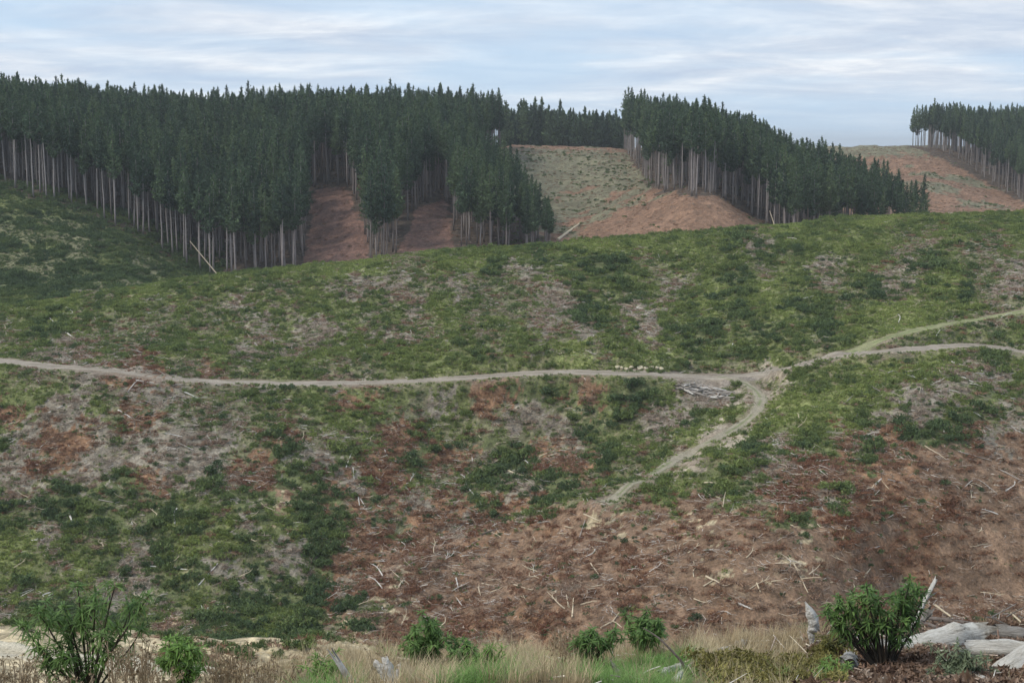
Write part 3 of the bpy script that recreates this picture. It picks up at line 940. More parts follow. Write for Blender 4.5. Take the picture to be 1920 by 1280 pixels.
PAL, GRY, TAN, DRK = M_PALEWOOD, M_GREYWOOD, M_TANWOOD, M_DARKWOOD
NOTABLE = [
    ([(124, 624), (152, 644)], .16, PAL, 'pale straight log on grey slash just above the left end of the track', 'log'),
    ([(88, 590), (96, 600), (103, 606)], .12, PAL, 'short white stick below the left ridge crest, left of a forked white stump', 'log'),
    ([(115, 589), (137, 588), (124, 577)], .12, PAL, 'forked white branch standing on green scrub near the left ridge crest', 'branch'),
    ([(222, 770), (245, 784)], .12, PAL, 'short pale stick on the slope below the left stretch of the track', 'stick'),
    ([(92, 774), (118, 762)], .17, PAL, 'pale short log lying below the far left of the track', 'log'),
    ([(240, 735), (252, 720), (262, 712)], .14, PAL, 'white branch leaning in the slash heap beside the track on the left', 'branch'),
    ([(255, 714), (287, 719)], .12, PAL, 'long white branch across the slash heap beside the track on the left', 'branch'),
    ([(343, 735), (373, 748)], .14, PAL, 'pale stick just below the track under the left forest', 'log'),
    ([(362, 799), (392, 794), (400, 780)], .12, PAL, 'curved white branch among grey slash below the track on the left', 'branch'),
    ([(388, 816), (398, 832)], .09, PAL, 'small forked white branch under the curved white one on the left', 'branch'),
    ([(130, 964), (136, 982)], .19, PAL, 'stubby white log standing in dark green scrub on the lower left slope', 'log'),
    ([(328, 982), (326, 965), (332, 955)], .16, PAL, 'white bent stump piece in grey brush on the lower left slope', 'log'),
    ([(310, 1038), (285, 1060)], .10, GRY, 'thin grey pole on the lower left slope beside brushwood', 'branch'),
    ([(372, 1098), (408, 1058)], .12, PAL, 'long slanting pale pole in the scrub on the lower left slope', 'branch'),
    ([(283, 1062), (312, 1064)], .12, PAL, 'flat pale stick left of a small white star shaped snag', 'branch'),
    ([(320, 1062), (334, 1067), (350, 1070)], .11, PAL, 'small spiky white snag on the lower left slope', 'branch'),
    ([(186, 938), (212, 943)], .10, GRY, 'grey branch lying across brushwood on the left slope', 'branch'),
    ([(410, 978), (430, 975), (453, 979)], .09, PAL, 'slim pale pole lying level in green scrub left of the brown hollow', 'branch'),
    ([(376, 1135), (386, 1150), (390, 1142)], .10, PAL, 'thin forked pale stem just above the tan spoil bank', 'branch'),
    ([(648, 880), (660, 848)], .11, PAL, 'slim upright pale stick on rust brush left of centre', 'branch'),
    ([(662, 878), (664, 900)], .09, PAL, 'short pale stick under the slim upright one left of centre', 'branch'),
    ([(720, 840), (728, 858), (750, 870)], .10, PAL, 'long bent white stick on the slope left of the gully', 'branch'),
    ([(783, 892), (798, 898)], .14, PAL, 'short white log in the middle of the hollow', 'log'),
    ([(760, 914), (770, 924)], .12, PAL, 'pair piece of short white wood above the gully on the left', 'log'),
    ([(672, 932), (674, 950)], .10, PAL, 'left prong of two white sticks at the scrub edge', 'branch'),
    ([(675, 935), (684, 950)], .10, PAL, 'right prong of two white sticks at the scrub edge', 'branch'),
    ([(876, 914), (888, 928), (898, 938)], .15, PAL, 'white log slanting down in the gully, the longest of a small cluster', 'log'),
    ([(895, 926), (902, 948)], .13, PAL, 'short white log crossing the foot of the slanting white log in the gully', 'log'),
    ([(955, 884), (975, 892), (1005, 895)], .19, TAN, 'long cream log bent in the green hollow right of centre', 'log'),
    ([(1000, 860), (1025, 852)], .15, TAN, 'cream log above the long bent cream log', 'log'),
    ([(1030, 856), (1042, 852)], .14, TAN, 'short cream log right of the upper cream log', 'log'),
    ([(1162, 828), (1182, 818)], .18, TAN, 'single cream log below the middle of the track', 'log'),
    ([(1095, 965), (1122, 978)], .12, TAN, 'straight brown pole on the brown spur', 'branch'),
    ([(1086, 1010), (1097, 977)], .11, GRY, 'leaning forked stick on the brown spur under the straight pole', 'branch'),
    ([(855, 1085), (859, 1103)], .14, PAL, 'short pale upright log on the lower brown slope', 'log'),
    ([(748, 1100), (756, 1090), (766, 1098)], .14, TAN, 'small angled pale log pair at the foot of the skid trail', 'log'),
    ([(905, 1095), (925, 1099)], .11, TAN, 'pale flat stick right of the short upright log', 'branch'),
    ([(965, 1098), (998, 1108)], .11, TAN, 'slim pale pole on the lower brown slope, crossed by a thin stick', 'branch'),
    ([(897, 1102), (901, 1118)], .12, TAN, 'wedge shaped pale chip on the lower brown slope', 'log'),
    ([(1066, 1138), (1062, 1118)], .13, TAN, 'left of two upright pale stubs above the dry grass', 'log'),
    ([(1073, 1156), (1075, 1125)], .13, TAN, 'right of two upright pale stubs above the dry grass', 'log'),
    ([(1090, 1134), (1105, 1131), (1118, 1129)], .10, TAN, 'pale curved stick right of the two upright stubs', 'branch'),
    ([(1128, 1177), (1149, 1167), (1164, 1177)], .12, TAN, 'pale three armed branch above the small shrub in the middle', 'branch', [[(1149, 1167), (1162, 1149)]]),
    ([(1108, 1058), (1122, 1078)], .11, TAN, 'slim slanting stick on the brown slope right of centre', 'branch'),
    ([(1488, 1058), (1500, 1082), (1514, 1112)], .13, TAN, 'long dead branch with a forked top on the brown slope', 'branch', [[(1490, 1064), (1482, 1054)], [(1492, 1066), (1502, 1074)]]),
    ([(1325, 1082), (1356, 1098)], .13, TAN, 'straight pale pole on the lower right brown slope', 'branch'),
    ([(1321, 1099), (1336, 1090)], .13, TAN, 'short pale stick below the straight pole on the brown slope', 'log'),
    ([(1419, 1096), (1425, 1110)], .12, TAN, 'small upright pale stick on the lower right brown slope', 'log'),
    ([(1386, 1133), (1409, 1144)], .18, PAL, 'whitish log on bare brown earth above the dry grass on the right', 'log'),
    ([(1620, 1082), (1631, 1069)], .14, TAN, 'short tan log above the big right shrub', 'log'),
    ([(1602, 1068), (1622, 1078)], .09, GRY, 'thin grey stick crossing down to the short tan log', 'branch'),
    ([(1631, 1030), (1650, 1026)], .12, GRY, 'grey stick lying level on the bare brown slope', 'branch'),
    ([(1580, 1012), (1587, 986)], .10, TAN, 'upright forked twig on a pale soil patch of the right slope', 'branch'),
    ([(1642, 908), (1652, 900)], .16, PAL, 'short white log on rust brush on the right slope', 'log'),
    ([(1665, 900), (1690, 907)], .09, GRY, 'slim grey stick right of the short white log', 'branch'),
    ([(1798, 848), (1830, 857), (1858, 866)], .12, GRY, 'long grey pole on the bare right slope', 'branch'),
    ([(1872, 880), (1895, 892), (1915, 904)], .11, GRY, 'long dark pole further down the bare right slope', 'branch'),
    ([(1805, 918), (1828, 900), (1850, 912), (1868, 928)], .09, GRY, 'arched grey branch in the middle of the bare right slope', 'branch'),
    ([(1735, 838), (1755, 850), (1772, 862)], .11, TAN, 'pale slanting branch at the top of the bare right slope', 'branch'),
    ([(1318, 906), (1358, 908)], .14, TAN, 'pale straight log on the brown edge below the side track', 'log'),
    ([(1470, 826), (1484, 830)], .18, TAN, 'cream log piece at the top of the brown spur', 'log'),
    ([(1550, 812), (1582, 814)], .13, GRY, 'grey log across the top of the brown spur', 'log'),
    ([(1510, 820), (1535, 830)], .10, GRY, 'grey branch slanting at the top of the brown spur', 'branch'),
    ([(1495, 838), (1528, 840)], .12, DRK, 'dark log on the rust brush of the spur', 'log'),
    ([(1490, 914), (1540, 876), (1570, 864)], .14, DRK, 'long dark fallen trunk across the rust brush of the spur', 'log'),
    ([(1768, 792), (1770, 812)], .10, PAL, 'upright pale stick on the upper right slope', 'branch'),
    ([(1582, 758), (1600, 742)], .12, GRY, 'grey stick on slash below the right end of the track', 'branch'),
    ([(1786, 680), (1816, 690)], .16, PAL, 'white branch in the slash below the right end of the track', 'branch'),
    ([(1805, 708), (1824, 718)], .13, PAL, 'pale stick under the white branch below the right end of the track', 'branch'),
    ([(1755, 632), (1762, 621)], .16, PAL, 'short leaning stump between the two right tracks', 'log'),
    ([(1728, 485), (1742, 481)], .22, PAL, 'cream log on the green ridge at the right', 'log'),
    ([(1470, 446), (1494, 449)], .18, PAL, 'white log on slash near the ridge crest right of centre', 'log'),
    ([(1772, 456), (1790, 452)], .2, PAL, 'white log on the grey slash patch near the right ridge crest', 'log'),
    ([(1420, 524), (1445, 528)], .16, GRY, 'grey log in yellow green scrub on the ridge slope', 'log'),
    ([(1370, 656), (1374, 646)], .18, PAL, 'small upright white stump above the track junction', 'log'),
    ([(896, 662), (906, 645)], .12, GRY, 'grey forked stick above the middle of the track', 'branch'),
    ([(548, 663), (547, 652)], .13, PAL, 'small pale stump on grey slash above the track left of centre', 'log'),
    ([(375, 555), (395, 563)], .15, GRY, 'grey log in slash under the left forest', 'log'),
    ([(748, 506), (765, 513)], .14, PAL, 'white branch heap piece below the ridge crest at mid left', 'branch'),
    ([(1195, 578), (1215, 583)], .18, PAL, 'white log on grey slash in the middle of the ridge slope', 'log'),
    ([(1012, 955), (1048, 944)], .22, DRK, 'dark charred log beside the skid trail', 'log'),
    ([(905, 1002), (935, 992)], .18, DRK, 'short dark log beside the skid trail further down', 'log'),
]
for row in NOTABLE:
    px, th, mt, lb, cat = row[:5]
    slope_branch(px, th * 0.85, mt, lb, name={'log': 'fallen_log', 'branch': 'dead_branch', 'stick': 'dead_branch'}[cat], cat=cat, forks=row[5] if len(row) > 5 else None)

# smaller single branches, by the patch they lie on
AREAS = [
    ((0, 740, 620, 900), 34, 'small pale branch in the rust and grey slash field below the left track', 'branches in the left slash field'),
    ((0, 900, 600, 1170), 34, 'small pale branch among dark scrub on the lower left slope', 'branches in the lower left scrub'),
    ((620, 780, 1080, 960), 40, 'small pale branch in the brown hollow in the middle', 'branches in the middle hollow'),
    ((640, 980, 1300, 1190), 56, 'small pale branch on the lower brown slope in the middle', 'branches on the lower brown slope'),
    ((1300, 900, 1920, 1130), 50, 'small pale branch on the bare brown slope at the right', 'branches on the right brown slope'),
    ((1440, 680, 1920, 860), 30, 'small pale branch in the slash below the right end of the track', 'branches under the right track'),
    ((0, 560, 1280, 680), 40, 'small pale branch in the green slope above the track', 'branches above the track'),
    ((1100, 440, 1920, 620), 22, 'small pale branch on the green ridge at the right', 'branches on the right ridge'),
]
rb = random.Random(5)
protos_b = []
for i in range(14):
    L_ = rb.uniform(1.2, 3.4); th = rb.uniform(.045, .095)
    p = [Vector((0, 0, 0.05)), Vector((L_ * .35, rb.uniform(-.15, .15), .12)), Vector((L_ * .7, rb.uniform(-.25, .25), .16)), Vector((L_, rb.uniform(-.3, .3), rb.uniform(.05, .5)))]
    pth = smooth_path(p, 3)
    parts = [tube(pth, [th * (1 - .6 * k / (len(pth) - 1)) for k in range(len(pth))], 5, i, .25, .1)]
    for _ in range(rb.randint(0, 3)):
        k = rb.randint(2, len(pth) - 2)
        e = pth[k] + Vector((rb.uniform(.1, .6), rb.uniform(-.6, .6), rb.uniform(0, .4)))
        parts.append(tube([pth[k], pth[k].lerp(e, .5), e], [th * .5, th * .4, th * .15], 4, i + 50, .1))
    V, Fc = join(parts)
    protos_b.append(mesh_raw('dead_branch', V, Fc, None, [rb.choice([PAL, GRY, TAN, TAN, GRY])]))
for (x0, y0, x1, y1), n, lb, gp in AREAS:
    for _ in range(n):
        p = hit(rb.uniform(x0, x1), rb.uniform(y0, y1), 132, 345)
        o = bpy.data.objects.new('dead_branch', rb.choice(protos_b))
        C.objects.link(o)
        o.location = p + Vector((0, 0, 0.05))
        o.rotation_euler = (rb.uniform(-.2, .2), rb.uniform(-.45, .1), rb.uniform(0, 6.28))
        tag(o, lb, 'branch', gp)

# the log pile beside the junction
logp = []
for i in range(5):
    L_ = rb.uniform(1.6, 3.2); th = rb.uniform(.10, .17)
    V, Fc = tube([Vector((-L_ / 2 + L_ * k / 4, rb.uniform(-.03, .03), rb.uniform(-.03, .03))) for k in range(5)], [th, th * 1.05, th, th * .9, th * .8], 8, 400 + i, .15, .1)
    logp.append(mesh_raw('pile_log', V, Fc, None, [rb.choice([PAL, GRY, GRY])]))
for i in range(64):
    t = rb.random()
    x = 1268 + 100 * t; yy = 728 + 16 * t + rb.uniform(-9, 9) * (1 if t > .2 else .5)
    p = hit(x, yy, 165, 300)
    o = bpy.data.objects.new('pile_log', logp[i % 5])
    C.objects.link(o)
    o.location = p + Vector((0, 0, rb.uniform(.1, .9)))
    o.rotation_euler = (0, rb.uniform(-.25, .25), rb.gauss(-0.35, 0.5))
    tag(o, 'grey weathered log in the heap beside the track junction', 'log', 'logs in the heap beside the track junction')


# pale boulders along the upper edge of the track
def rock_mesh(seed, flat=0.7):
    import bmesh
    bm = bmesh.new()
    bmesh.ops.create_icosphere(bm, subdivisions=2, radius=1.0)
    r = random.Random(seed)
    off = [Vector((r.uniform(-1, 1), r.uniform(-1, 1), r.uniform(-1, 1))).normalized() for _ in range(7)]
    for v in bm.verts:
        for q in off:
            d = v.co.dot(q)
            if d > 0.62: v.co -= q * (d - 0.62) * 0.9
        v.co *= 1 + r.uniform(-.06, .06)
        v.co.z *= flat
    me = bpy.data.meshes.new('rock')
    bm.to_mesh(me); bm.free()
    return me


M_ROCK = plain_mat('tan_rock', (.42, .36, .26), (.60, .54, .40), 2.5, 0.5, 0.1)
rocks = [rock_mesh(i) for i in range(6)]
for r_ in rocks: r_.materials.append(M_ROCK)
for i, x in enumerate([1158, 1166, 1174, 1184, 1200, 1210, 1222, 1232, 1240]):
    p = hit(x, 690 + (i % 3), 200, 330)
    o = bpy.data.objects.new('boulder', rocks[i % 6]); C.objects.link(o)
    o.location = p + Vector((0, 0, .15)); s = rb.uniform(.35, .6); o.scale = (s * 1.3, s, s); o.rotation_euler = (0, 0, i)
    tag(o, 'cream boulder in the row along the upper edge of the track left of the junction', 'boulder', 'boulders along the track')

# ------------------------------------------------------------ pines


def pine_mesh(seed, h=29.0, cs=0.5, rmax=2.5, n=420, low=0.0, size=0.9, stubs=26, power=0.75):
    """trunk (with dead stubs) and crown of a plantation pine; crown starts at cs*h"""
    r = np.random.default_rng(seed)
    lean = r.normal(0, 0.25, 2)
    zs = np.linspace(0, h * 0.97, 9)
    pth = [Vector((lean[0] * (z / h) ** 2 + r.normal(0, .04), lean[1] * (z / h) ** 2 + r.normal(0, .04), z)) for z in zs]
    tr = [tube(pth, [0.26 * (1 - 0.9 * z / h) + 0.02 for z in zs], 7, seed, 0.1)]
    for i in range(stubs):
        z = r.uniform(0.18, cs + 0.12) * h
        a = r.uniform(0, 6.28); ln = r.uniform(0.5, 2.0) * (0.4 + 0.6 * z / (cs * h))
        b0 = Vector((lean[0] * (z / h) ** 2, lean[1] * (z / h) ** 2, z))
        e = b0 + Vector((math.cos(a) * ln, math.sin(a) * ln, r.uniform(-.5, .5)))
        tr.append(tube([b0, b0.lerp(e, .5), e], [.035, .03, .012], 3 if False else 4, i, 0, 0, cap=False))
    tV, tF = join(tr)
    # crown: whorls of rising branches carrying needle tufts
    ch = h * (1 - cs)
    nb = int(ch * 5.6)
    cent = []; sz = []
    for i in range(nb):
        t = (i + r.random()) / nb
        z = cs * h + t * ch * 0.97
        ln = rmax * ((1 - t) ** power) * (0.6 + 0.55 * r.random()) + 0.18
        if t < 0.15: ln *= 0.55 + 3 * t
        a = r.uniform(0, 6.28)
        m = max(2, int(ln / 0.36))
        rise = r.uniform(0.25, 0.75)
        for k in range(m):
            q = (k + 0.6) / m
            x = math.cos(a) * ln * q + r.normal(0, .2); y = math.sin(a) * ln * q + r.normal(0, .2)
            cent.append((x + lean[0] * (z / h) ** 2, y + lean[1] * (z / h) ** 2, z + rise * ln * q * q + r.normal(0, .1)))
            sz.append(size * (0.75 + 0.35 * (1 - t)) * (0.8 + 0.4 * r.random()))
    for k in range(9):   # leader
        cent.append((lean[0], lean[1], h * (0.93 + 0.009 * k))); sz.append(size * 0.6)
    cV, cF, cc = tufts(np.array(cent), np.array(sz), seed + 5, 4, 2.1, 0.15, 0.4)
    return tV, tF, cV, cF, cc


PINES = []   # (trunk mesh, crown mesh, joined mesh)


def add_pine(seed, bark=None, **kw):
    tV, tF, cV, cF, cc = pine_mesh(seed, **kw)
    bark = bark or M_TRUNK
    tm = mesh_raw('trunk', tV, tF, None, [bark], smooth=True)
    cm = mesh_raw('crown', cV, cF, cc, [M_NEEDLE])
    # joined: turn quads to tris
    q = np.concatenate([tF[:, [0, 1, 2]], tF[:, [0, 2, 3]]])
    V = np.concatenate([tV, cV]); Fj = np.concatenate([q, cF + len(tV)])
    col = np.concatenate([np.ones((len(tV), 3)), cc])
    jm_ = mesh_raw('pine', V, Fj, col, [bark, M_NEEDLE], midx=np.concatenate([np.zeros(len(q)), np.ones(len(cF))]))
    return tm, cm, jm_


EDGE = [add_pine(500 + i, h=27.5 + 1.1 * (i % 4), cs=(.44, .54, .60, .50, .57, .47, .62, .52)[i], rmax=3.0 + .3 * (i % 3), power=.8, stubs=34) for i in range(8)]
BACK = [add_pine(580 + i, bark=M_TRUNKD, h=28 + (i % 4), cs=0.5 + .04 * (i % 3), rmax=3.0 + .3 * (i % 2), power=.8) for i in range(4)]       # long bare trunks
FULL = [add_pine(520 + i, bark=(M_TRUNK, M_TRUNKD)[i % 2], h=26.5 + 1.2 * (i % 4), cs=(.34, .42, .30, .46, .38, .40)[i], rmax=3.1 + .3 * (i % 3), power=.85) for i in range(6)]        # deeper crowns
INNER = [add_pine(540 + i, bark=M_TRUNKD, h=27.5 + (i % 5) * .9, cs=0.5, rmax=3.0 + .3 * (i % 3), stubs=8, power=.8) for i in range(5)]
OPEN = [add_pine(560 + i, bark=M_TRUNKD, h=23 + 2 * (i % 3), cs=0.06, rmax=5.2, size=1.4, stubs=4, power=0.85) for i in range(5)]


LABELS = {
    'A1': ('tall pine with bare pale trunk along the sloping left forest edge above the green knoll', 'pines along the sloping left forest edge'),
    'A2': ('tall pine with pale trunk behind the ridge crest, at the front of the left forest', 'pines at the front of the left forest'),
    'A3': ('tall dark pine in the narrow stand between the two brown gullies', 'pines in the narrow stand between the gullies'),
    'A4': ('dark pine in the rounded stand right of the brown gullies', 'pines in the rounded middle stand'),
    'A5': ('slender dark pine at the head of the brown gullies in the left forest', 'pines at the head of the gullies'),
    'B1': ('tall pine with bare trunk just behind the orange brown knob', 'pines above the brown knob'),
    'B2': ('dark pine low in the right forest with its foot behind the green ridge', 'pines at the low right end of the middle right forest'),
    'C': ('tall slim pine along the sloping edge of the far right forest', 'pines along the far right forest edge'),
    'O': ('dark pine with branches to the ground on the skyline above the grey slope', 'pines on the skyline above the grey slope'),
}


def plant(poly, x0, x1, d0, d1, dens):
    X, Y = sample(d0, d1, 1.0, x0, x1)
    # keep a loose planting grid
    gsz = 1 / math.sqrt(dens)
    u0, u1 = (x0 - 960) / F, (x1 - 960) / F
    gx = np.arange(u0 * d1, u1 * d1, gsz); gy = np.arange(d0, d1, gsz)
    GX, GY = np.meshgrid(gx, gy)
    GX = (GX + RNG.uniform(-.38, .38, GX.shape) * gsz).ravel(); GY = (GY + RNG.uniform(-.38, .38, GY.shape) * gsz).ravel()
    Z = zat(GX, GY)
    px = GX / GY * F + 960
    ok = poly_in(px, GY, poly)
    return np.stack([GX[ok], GY[ok], Z[ok]], 1), px[ok]


TA, pA = plant(blockA, -330, 1060, 420, 770, 1 / 21.0)
TB, pB = plant(blockB, 1150, 1750, 420, 810, 1 / 25.0)
TC, pC = plant(blockC, 1690, 2300, 600, 910, 1 / 24.0)


def front_score(T, px, poly_front):
    """distance behind the front rank at the same sight line"""
    order = np.argsort(px)
    D = T[:, 1]
    best = np.array([D[np.abs(px - p) < 9].min() for p in px])
    return D - best


fA = front_score(TA, pA, None); fB = front_score(TB, pB, None); fC = front_score(TC, pC, None)
# ranks that show their trunks become single trees; the rest of the stand is one mass
cand = []
for name, T, px, f in (('A', TA, pA, fA), ('B', TB, pB, fB), ('C', TC, pC, fC)):
    for i in range(len(T)):
        if -15 < px[i] < 1935:
            cand.append((T[i, 1] + 1.6 * f[i] - (60 if f[i] < 3 else 0), name, i))
cand.sort()
chosen = {(n_, i) for _, n_, i in cand[:270]}
M_single = 0
for name, T, px, f in (('A', TA, pA, fA), ('B', TB, pB, fB), ('C', TC, pC, fC)):
    rest = []
    rf = []
    for i in range(len(T)):
        if (name, i) in chosen:
            x = px[i]
            if name == 'A':
                if x < 385: key, pool = 'A1', EDGE
                elif x < 572: key, pool = 'A2', EDGE + FULL[:2]
                elif x < 690 and T[i, 1] > 480: key, pool = 'A5', EDGE[:3]
                elif x < 790: key, pool = 'A3', FULL
                elif T[i, 1] > 500: key, pool = 'A5', EDGE[:3]
                else: key, pool = 'A4', FULL
            elif name == 'B':
                key, pool = ('B1', EDGE) if x < 1450 else ('B2', FULL)
            else:
                key, pool = 'C', EDGE
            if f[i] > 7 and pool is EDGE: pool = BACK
            tm, cm, _ = rb.choice(pool)
            e = empty('pine_tree', T[i], rb.uniform(0, 6.28))
            e.rotation_euler = (rb.gauss(0, .018), rb.gauss(0, .018), rb.uniform(0, 6.28))
            s = rb.uniform(.9, 1.07) * (float(np.interp(px[i], [850, 940, 1000, 1045], [.95, .84, .7, .5])) if key == 'A4' else 0.9 if key == 'C' else float(np.interp(px[i], [1560, 1640, 1740], [1, .84, .58])) if name == 'B' else 1.0)
            w_ = s ** .5
            e.scale = (w_, w_, s * rb.uniform(.94, 1.05))
            mk('trunk', tm, e); mk('crown', cm, e)
            tag(e, LABELS[key][0], 'pine tree', LABELS[key][1])
            M_single += 1
        else:
            rest.append(T[i]); rf.append(f[i])
    rest = np.array(rest); rf = np.array(rf)
    s = 0.92 + 0.13 * RNG.random(len(rest))
    if name == 'A':
        pr = rest[:, 0] / rest[:, 1] * F + 960
        s = np.where((pr > 845) & (rest[:, 1] < 600), s * np.interp(pr, [850, 940, 1000, 1045], [.95, .84, .7, .5]), s)
    if name == 'C': s = s * 0.9
    if name == 'B':
        pr = rest[:, 0] / rest[:, 1] * F + 960
        s = s * np.interp(pr, [1560, 1640, 1740], [1, .84, .58])
    shape = np.stack([s, s, s * (0.95 + 0.1 * RNG.random(len(s)))], 1)
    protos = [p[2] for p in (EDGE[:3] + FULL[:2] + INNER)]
    o = scatter('pine_forest', rest, RNG.uniform(0, 6.28, len(rest)), shape, RNG.random(len(rest)), protos)
    tag(o, {'A': 'mass of dark plantation pines filling the left hillside behind its front trees',
            'B': 'mass of dark pines behind the front trunks of the middle right forest',
            'C': 'mass of dark pines behind the edge trees of the far right forest'}[name], 'pine forest', kind='stuff')
    print(name, 'rest', len(rest))
print('single pines', M_single)

# open grown pines on the skyline behind the grey slope
ro = random.Random(9)
for i in range(96):
    x = 945 + 224 * (i + ro.uniform(-.4, .4)) / 95
    D = ro.uniform(812, 880)
    u = (x - 960) / F
    p = Vector((u * D, D, float(zat(u * D, D)) - 0.3))
    tm, cm, _ = ro.choice(OPEN)
    e = empty('pine_tree', p, ro.uniform(0, 6.28))
    s = (1.2 - 0.27 * min(1, (x - 948) / 130)) * ro.uniform(.82, 1.06)
    e.scale = (s, s, s)
    mk('trunk', tm, e); mk('crown', cm, e)
    tag(e, LABELS['O'][0], 'pine tree', LABELS['O'][1])

# lone pine right of the middle right forest
p = hit(1729, 404, 375, 700)
u = (1729 - 960) / F
e = empty('pine_tree', Vector((u * 560, 560, float(zat(u * 560, 560)))))
tm, cm, _ = FULL[1]
e.scale = (.85, .85, .78)
mk('trunk', tm, e); mk('crown', cm, e)
tag(e, 'lone slender pine just right of the middle right forest, in front of the brown slope', 'pine tree')


def lean_log(a, b, D, th, label, name='leaning_trunk'):
    A_ = at(a[0], a[1], D); B_ = at(b[0], b[1], D + 2)
    pth = [A_.lerp(B_, t / 5) for t in range(6)]
    V, Fc = tube([q - A_ for q in pth], [th * (1 - .1 * t) for t in range(6)], 7, 3, .1)
    o = mk(name, mesh_raw(name, V, Fc, None, [M_TANWOOD])); o.location = A_
    tag(o, label, 'tree trunk')


lean_log((412, 520), (356, 452), 424, .2, 'pale dead trunk leaning left against the front of the left forest')
lean_log((1456, 434), (1443, 395), 440, .16, 'pale dead trunk leaning among the front trunks of the middle right forest')
pa = hit(1046, 452, 400, 800); pb = hit(1086, 422, 400, 800)
V, Fc = tube([pa.lerp(pb, t / 5) + Vector((0, 0, .5)) - pa for t in range(6)], [.5, .46, .42, .36, .3, .22], 8, 9, .15)
o = mk('fallen_log', mesh_raw('fallen_log', V, Fc, None, [M_TANWOOD])); o.location = pa
tag(o, 'long pale fallen trunk on the grey slope right of the rounded stand', 'tree trunk')

# low scattered growth on the grey slope and debris on the brown knobs
X, Y = sample(440, 900, 0.10, 900, 2200)
Z = zat(X, Y)
kd, px, py = kind_at(X, Y, Z)
n = fbm(X / 8, Y / 8, 401, 3)
kp = ((kd == KINDS.index('h')) & (RNG.random(len(X)) < sm(.40, .62, n) * .9)) | ((kd == KINDS.index('k')) & (RNG.random(len(X)) < .02))
kp &= ~((px > 1500) & (py < 300))
X, Y, Z = X[kp], Y[kp], Z[kp]
o = scatter('low_scrub', np.stack([X, Y, Z - .1], 1), RNG.uniform(0, 6.28, len(X)), 0.6 + .8 * RNG.random(len(X)) ** 2, np.clip(.25 + .35 * RNG.random(len(X)), 0, 1), SHR)
tag(o, 'sparse grey green scrub on the pale logged slope between the forests', 'scrub', kind='stuff')
X, Y = sample(430, 900, 0.10, 500, 2200)
Z = zat(X, Y)
kd, px, py = kind_at(X, Y, Z)
kp = (kd == KINDS.index('k')) | (kd == KINDS.index('h'))
X, Y, Z = X[kp], Y[kp], Z[kp]
o = scatter('far_brushwood', np.stack([X, Y, Z], 1), RNG.uniform(0, 6.28, len(X)), 0.35 + .5 * RNG.random(len(X)), np.clip(.35 + .6 * RNG.random(len(X)), 0, 1), RUS)
tag(o, 'brown logging debris strewn over the far bare slopes', 'dead brush', kind='stuff')

#FOREGROUND
# ------------------------------------------------------------ the near bank: logs, shrubs, weeds, grass
M_LOG = None


def log_mat(name, c1, c2, c3):
    m, t, b = new_mat(name)
    n = nz(t, 16.0, 6, 0.75, stretch=(0.12, 1, 1))
    c = ramp(n, [(0.33, c3), (0.41, c1), (0.58, c2)], t)
    n2 = nz(t, 2.2, 5, 0.7)
    c = mult(t, c, ramp(n2, [(0.36, (.45, .42, .38)), (0.52, (1, 1, 1)), (0.8, (1.08, 1.06, 1.02))], t))
    t.links.new(c, b.inputs['Base Color'])
    n3 = nz(t, 26.0, 6, 0.8, stretch=(0.1, 1, 1))
    bump(t, b, n3, 1.0, 0.08)
    return m


M_LOGW = log_mat('weathered_white_log', (.64, .60, .54), (.84, .81, .75), (.20, .17, .14))
M_LOGG = log_mat('weathered_grey_log', (.30, .27, .24), (.44, .41, .38), (.10, .085, .075))
M_SNAG = log_mat('bleached_snag', (.58, .56, .54), (.80, .79, .77), (.26, .24, .22))
M_SNAGW = plain_mat('cracked_bleached_wood', (.40, .37, .34), (.80, .78, .74), 16.0, 0.9, 0.06)


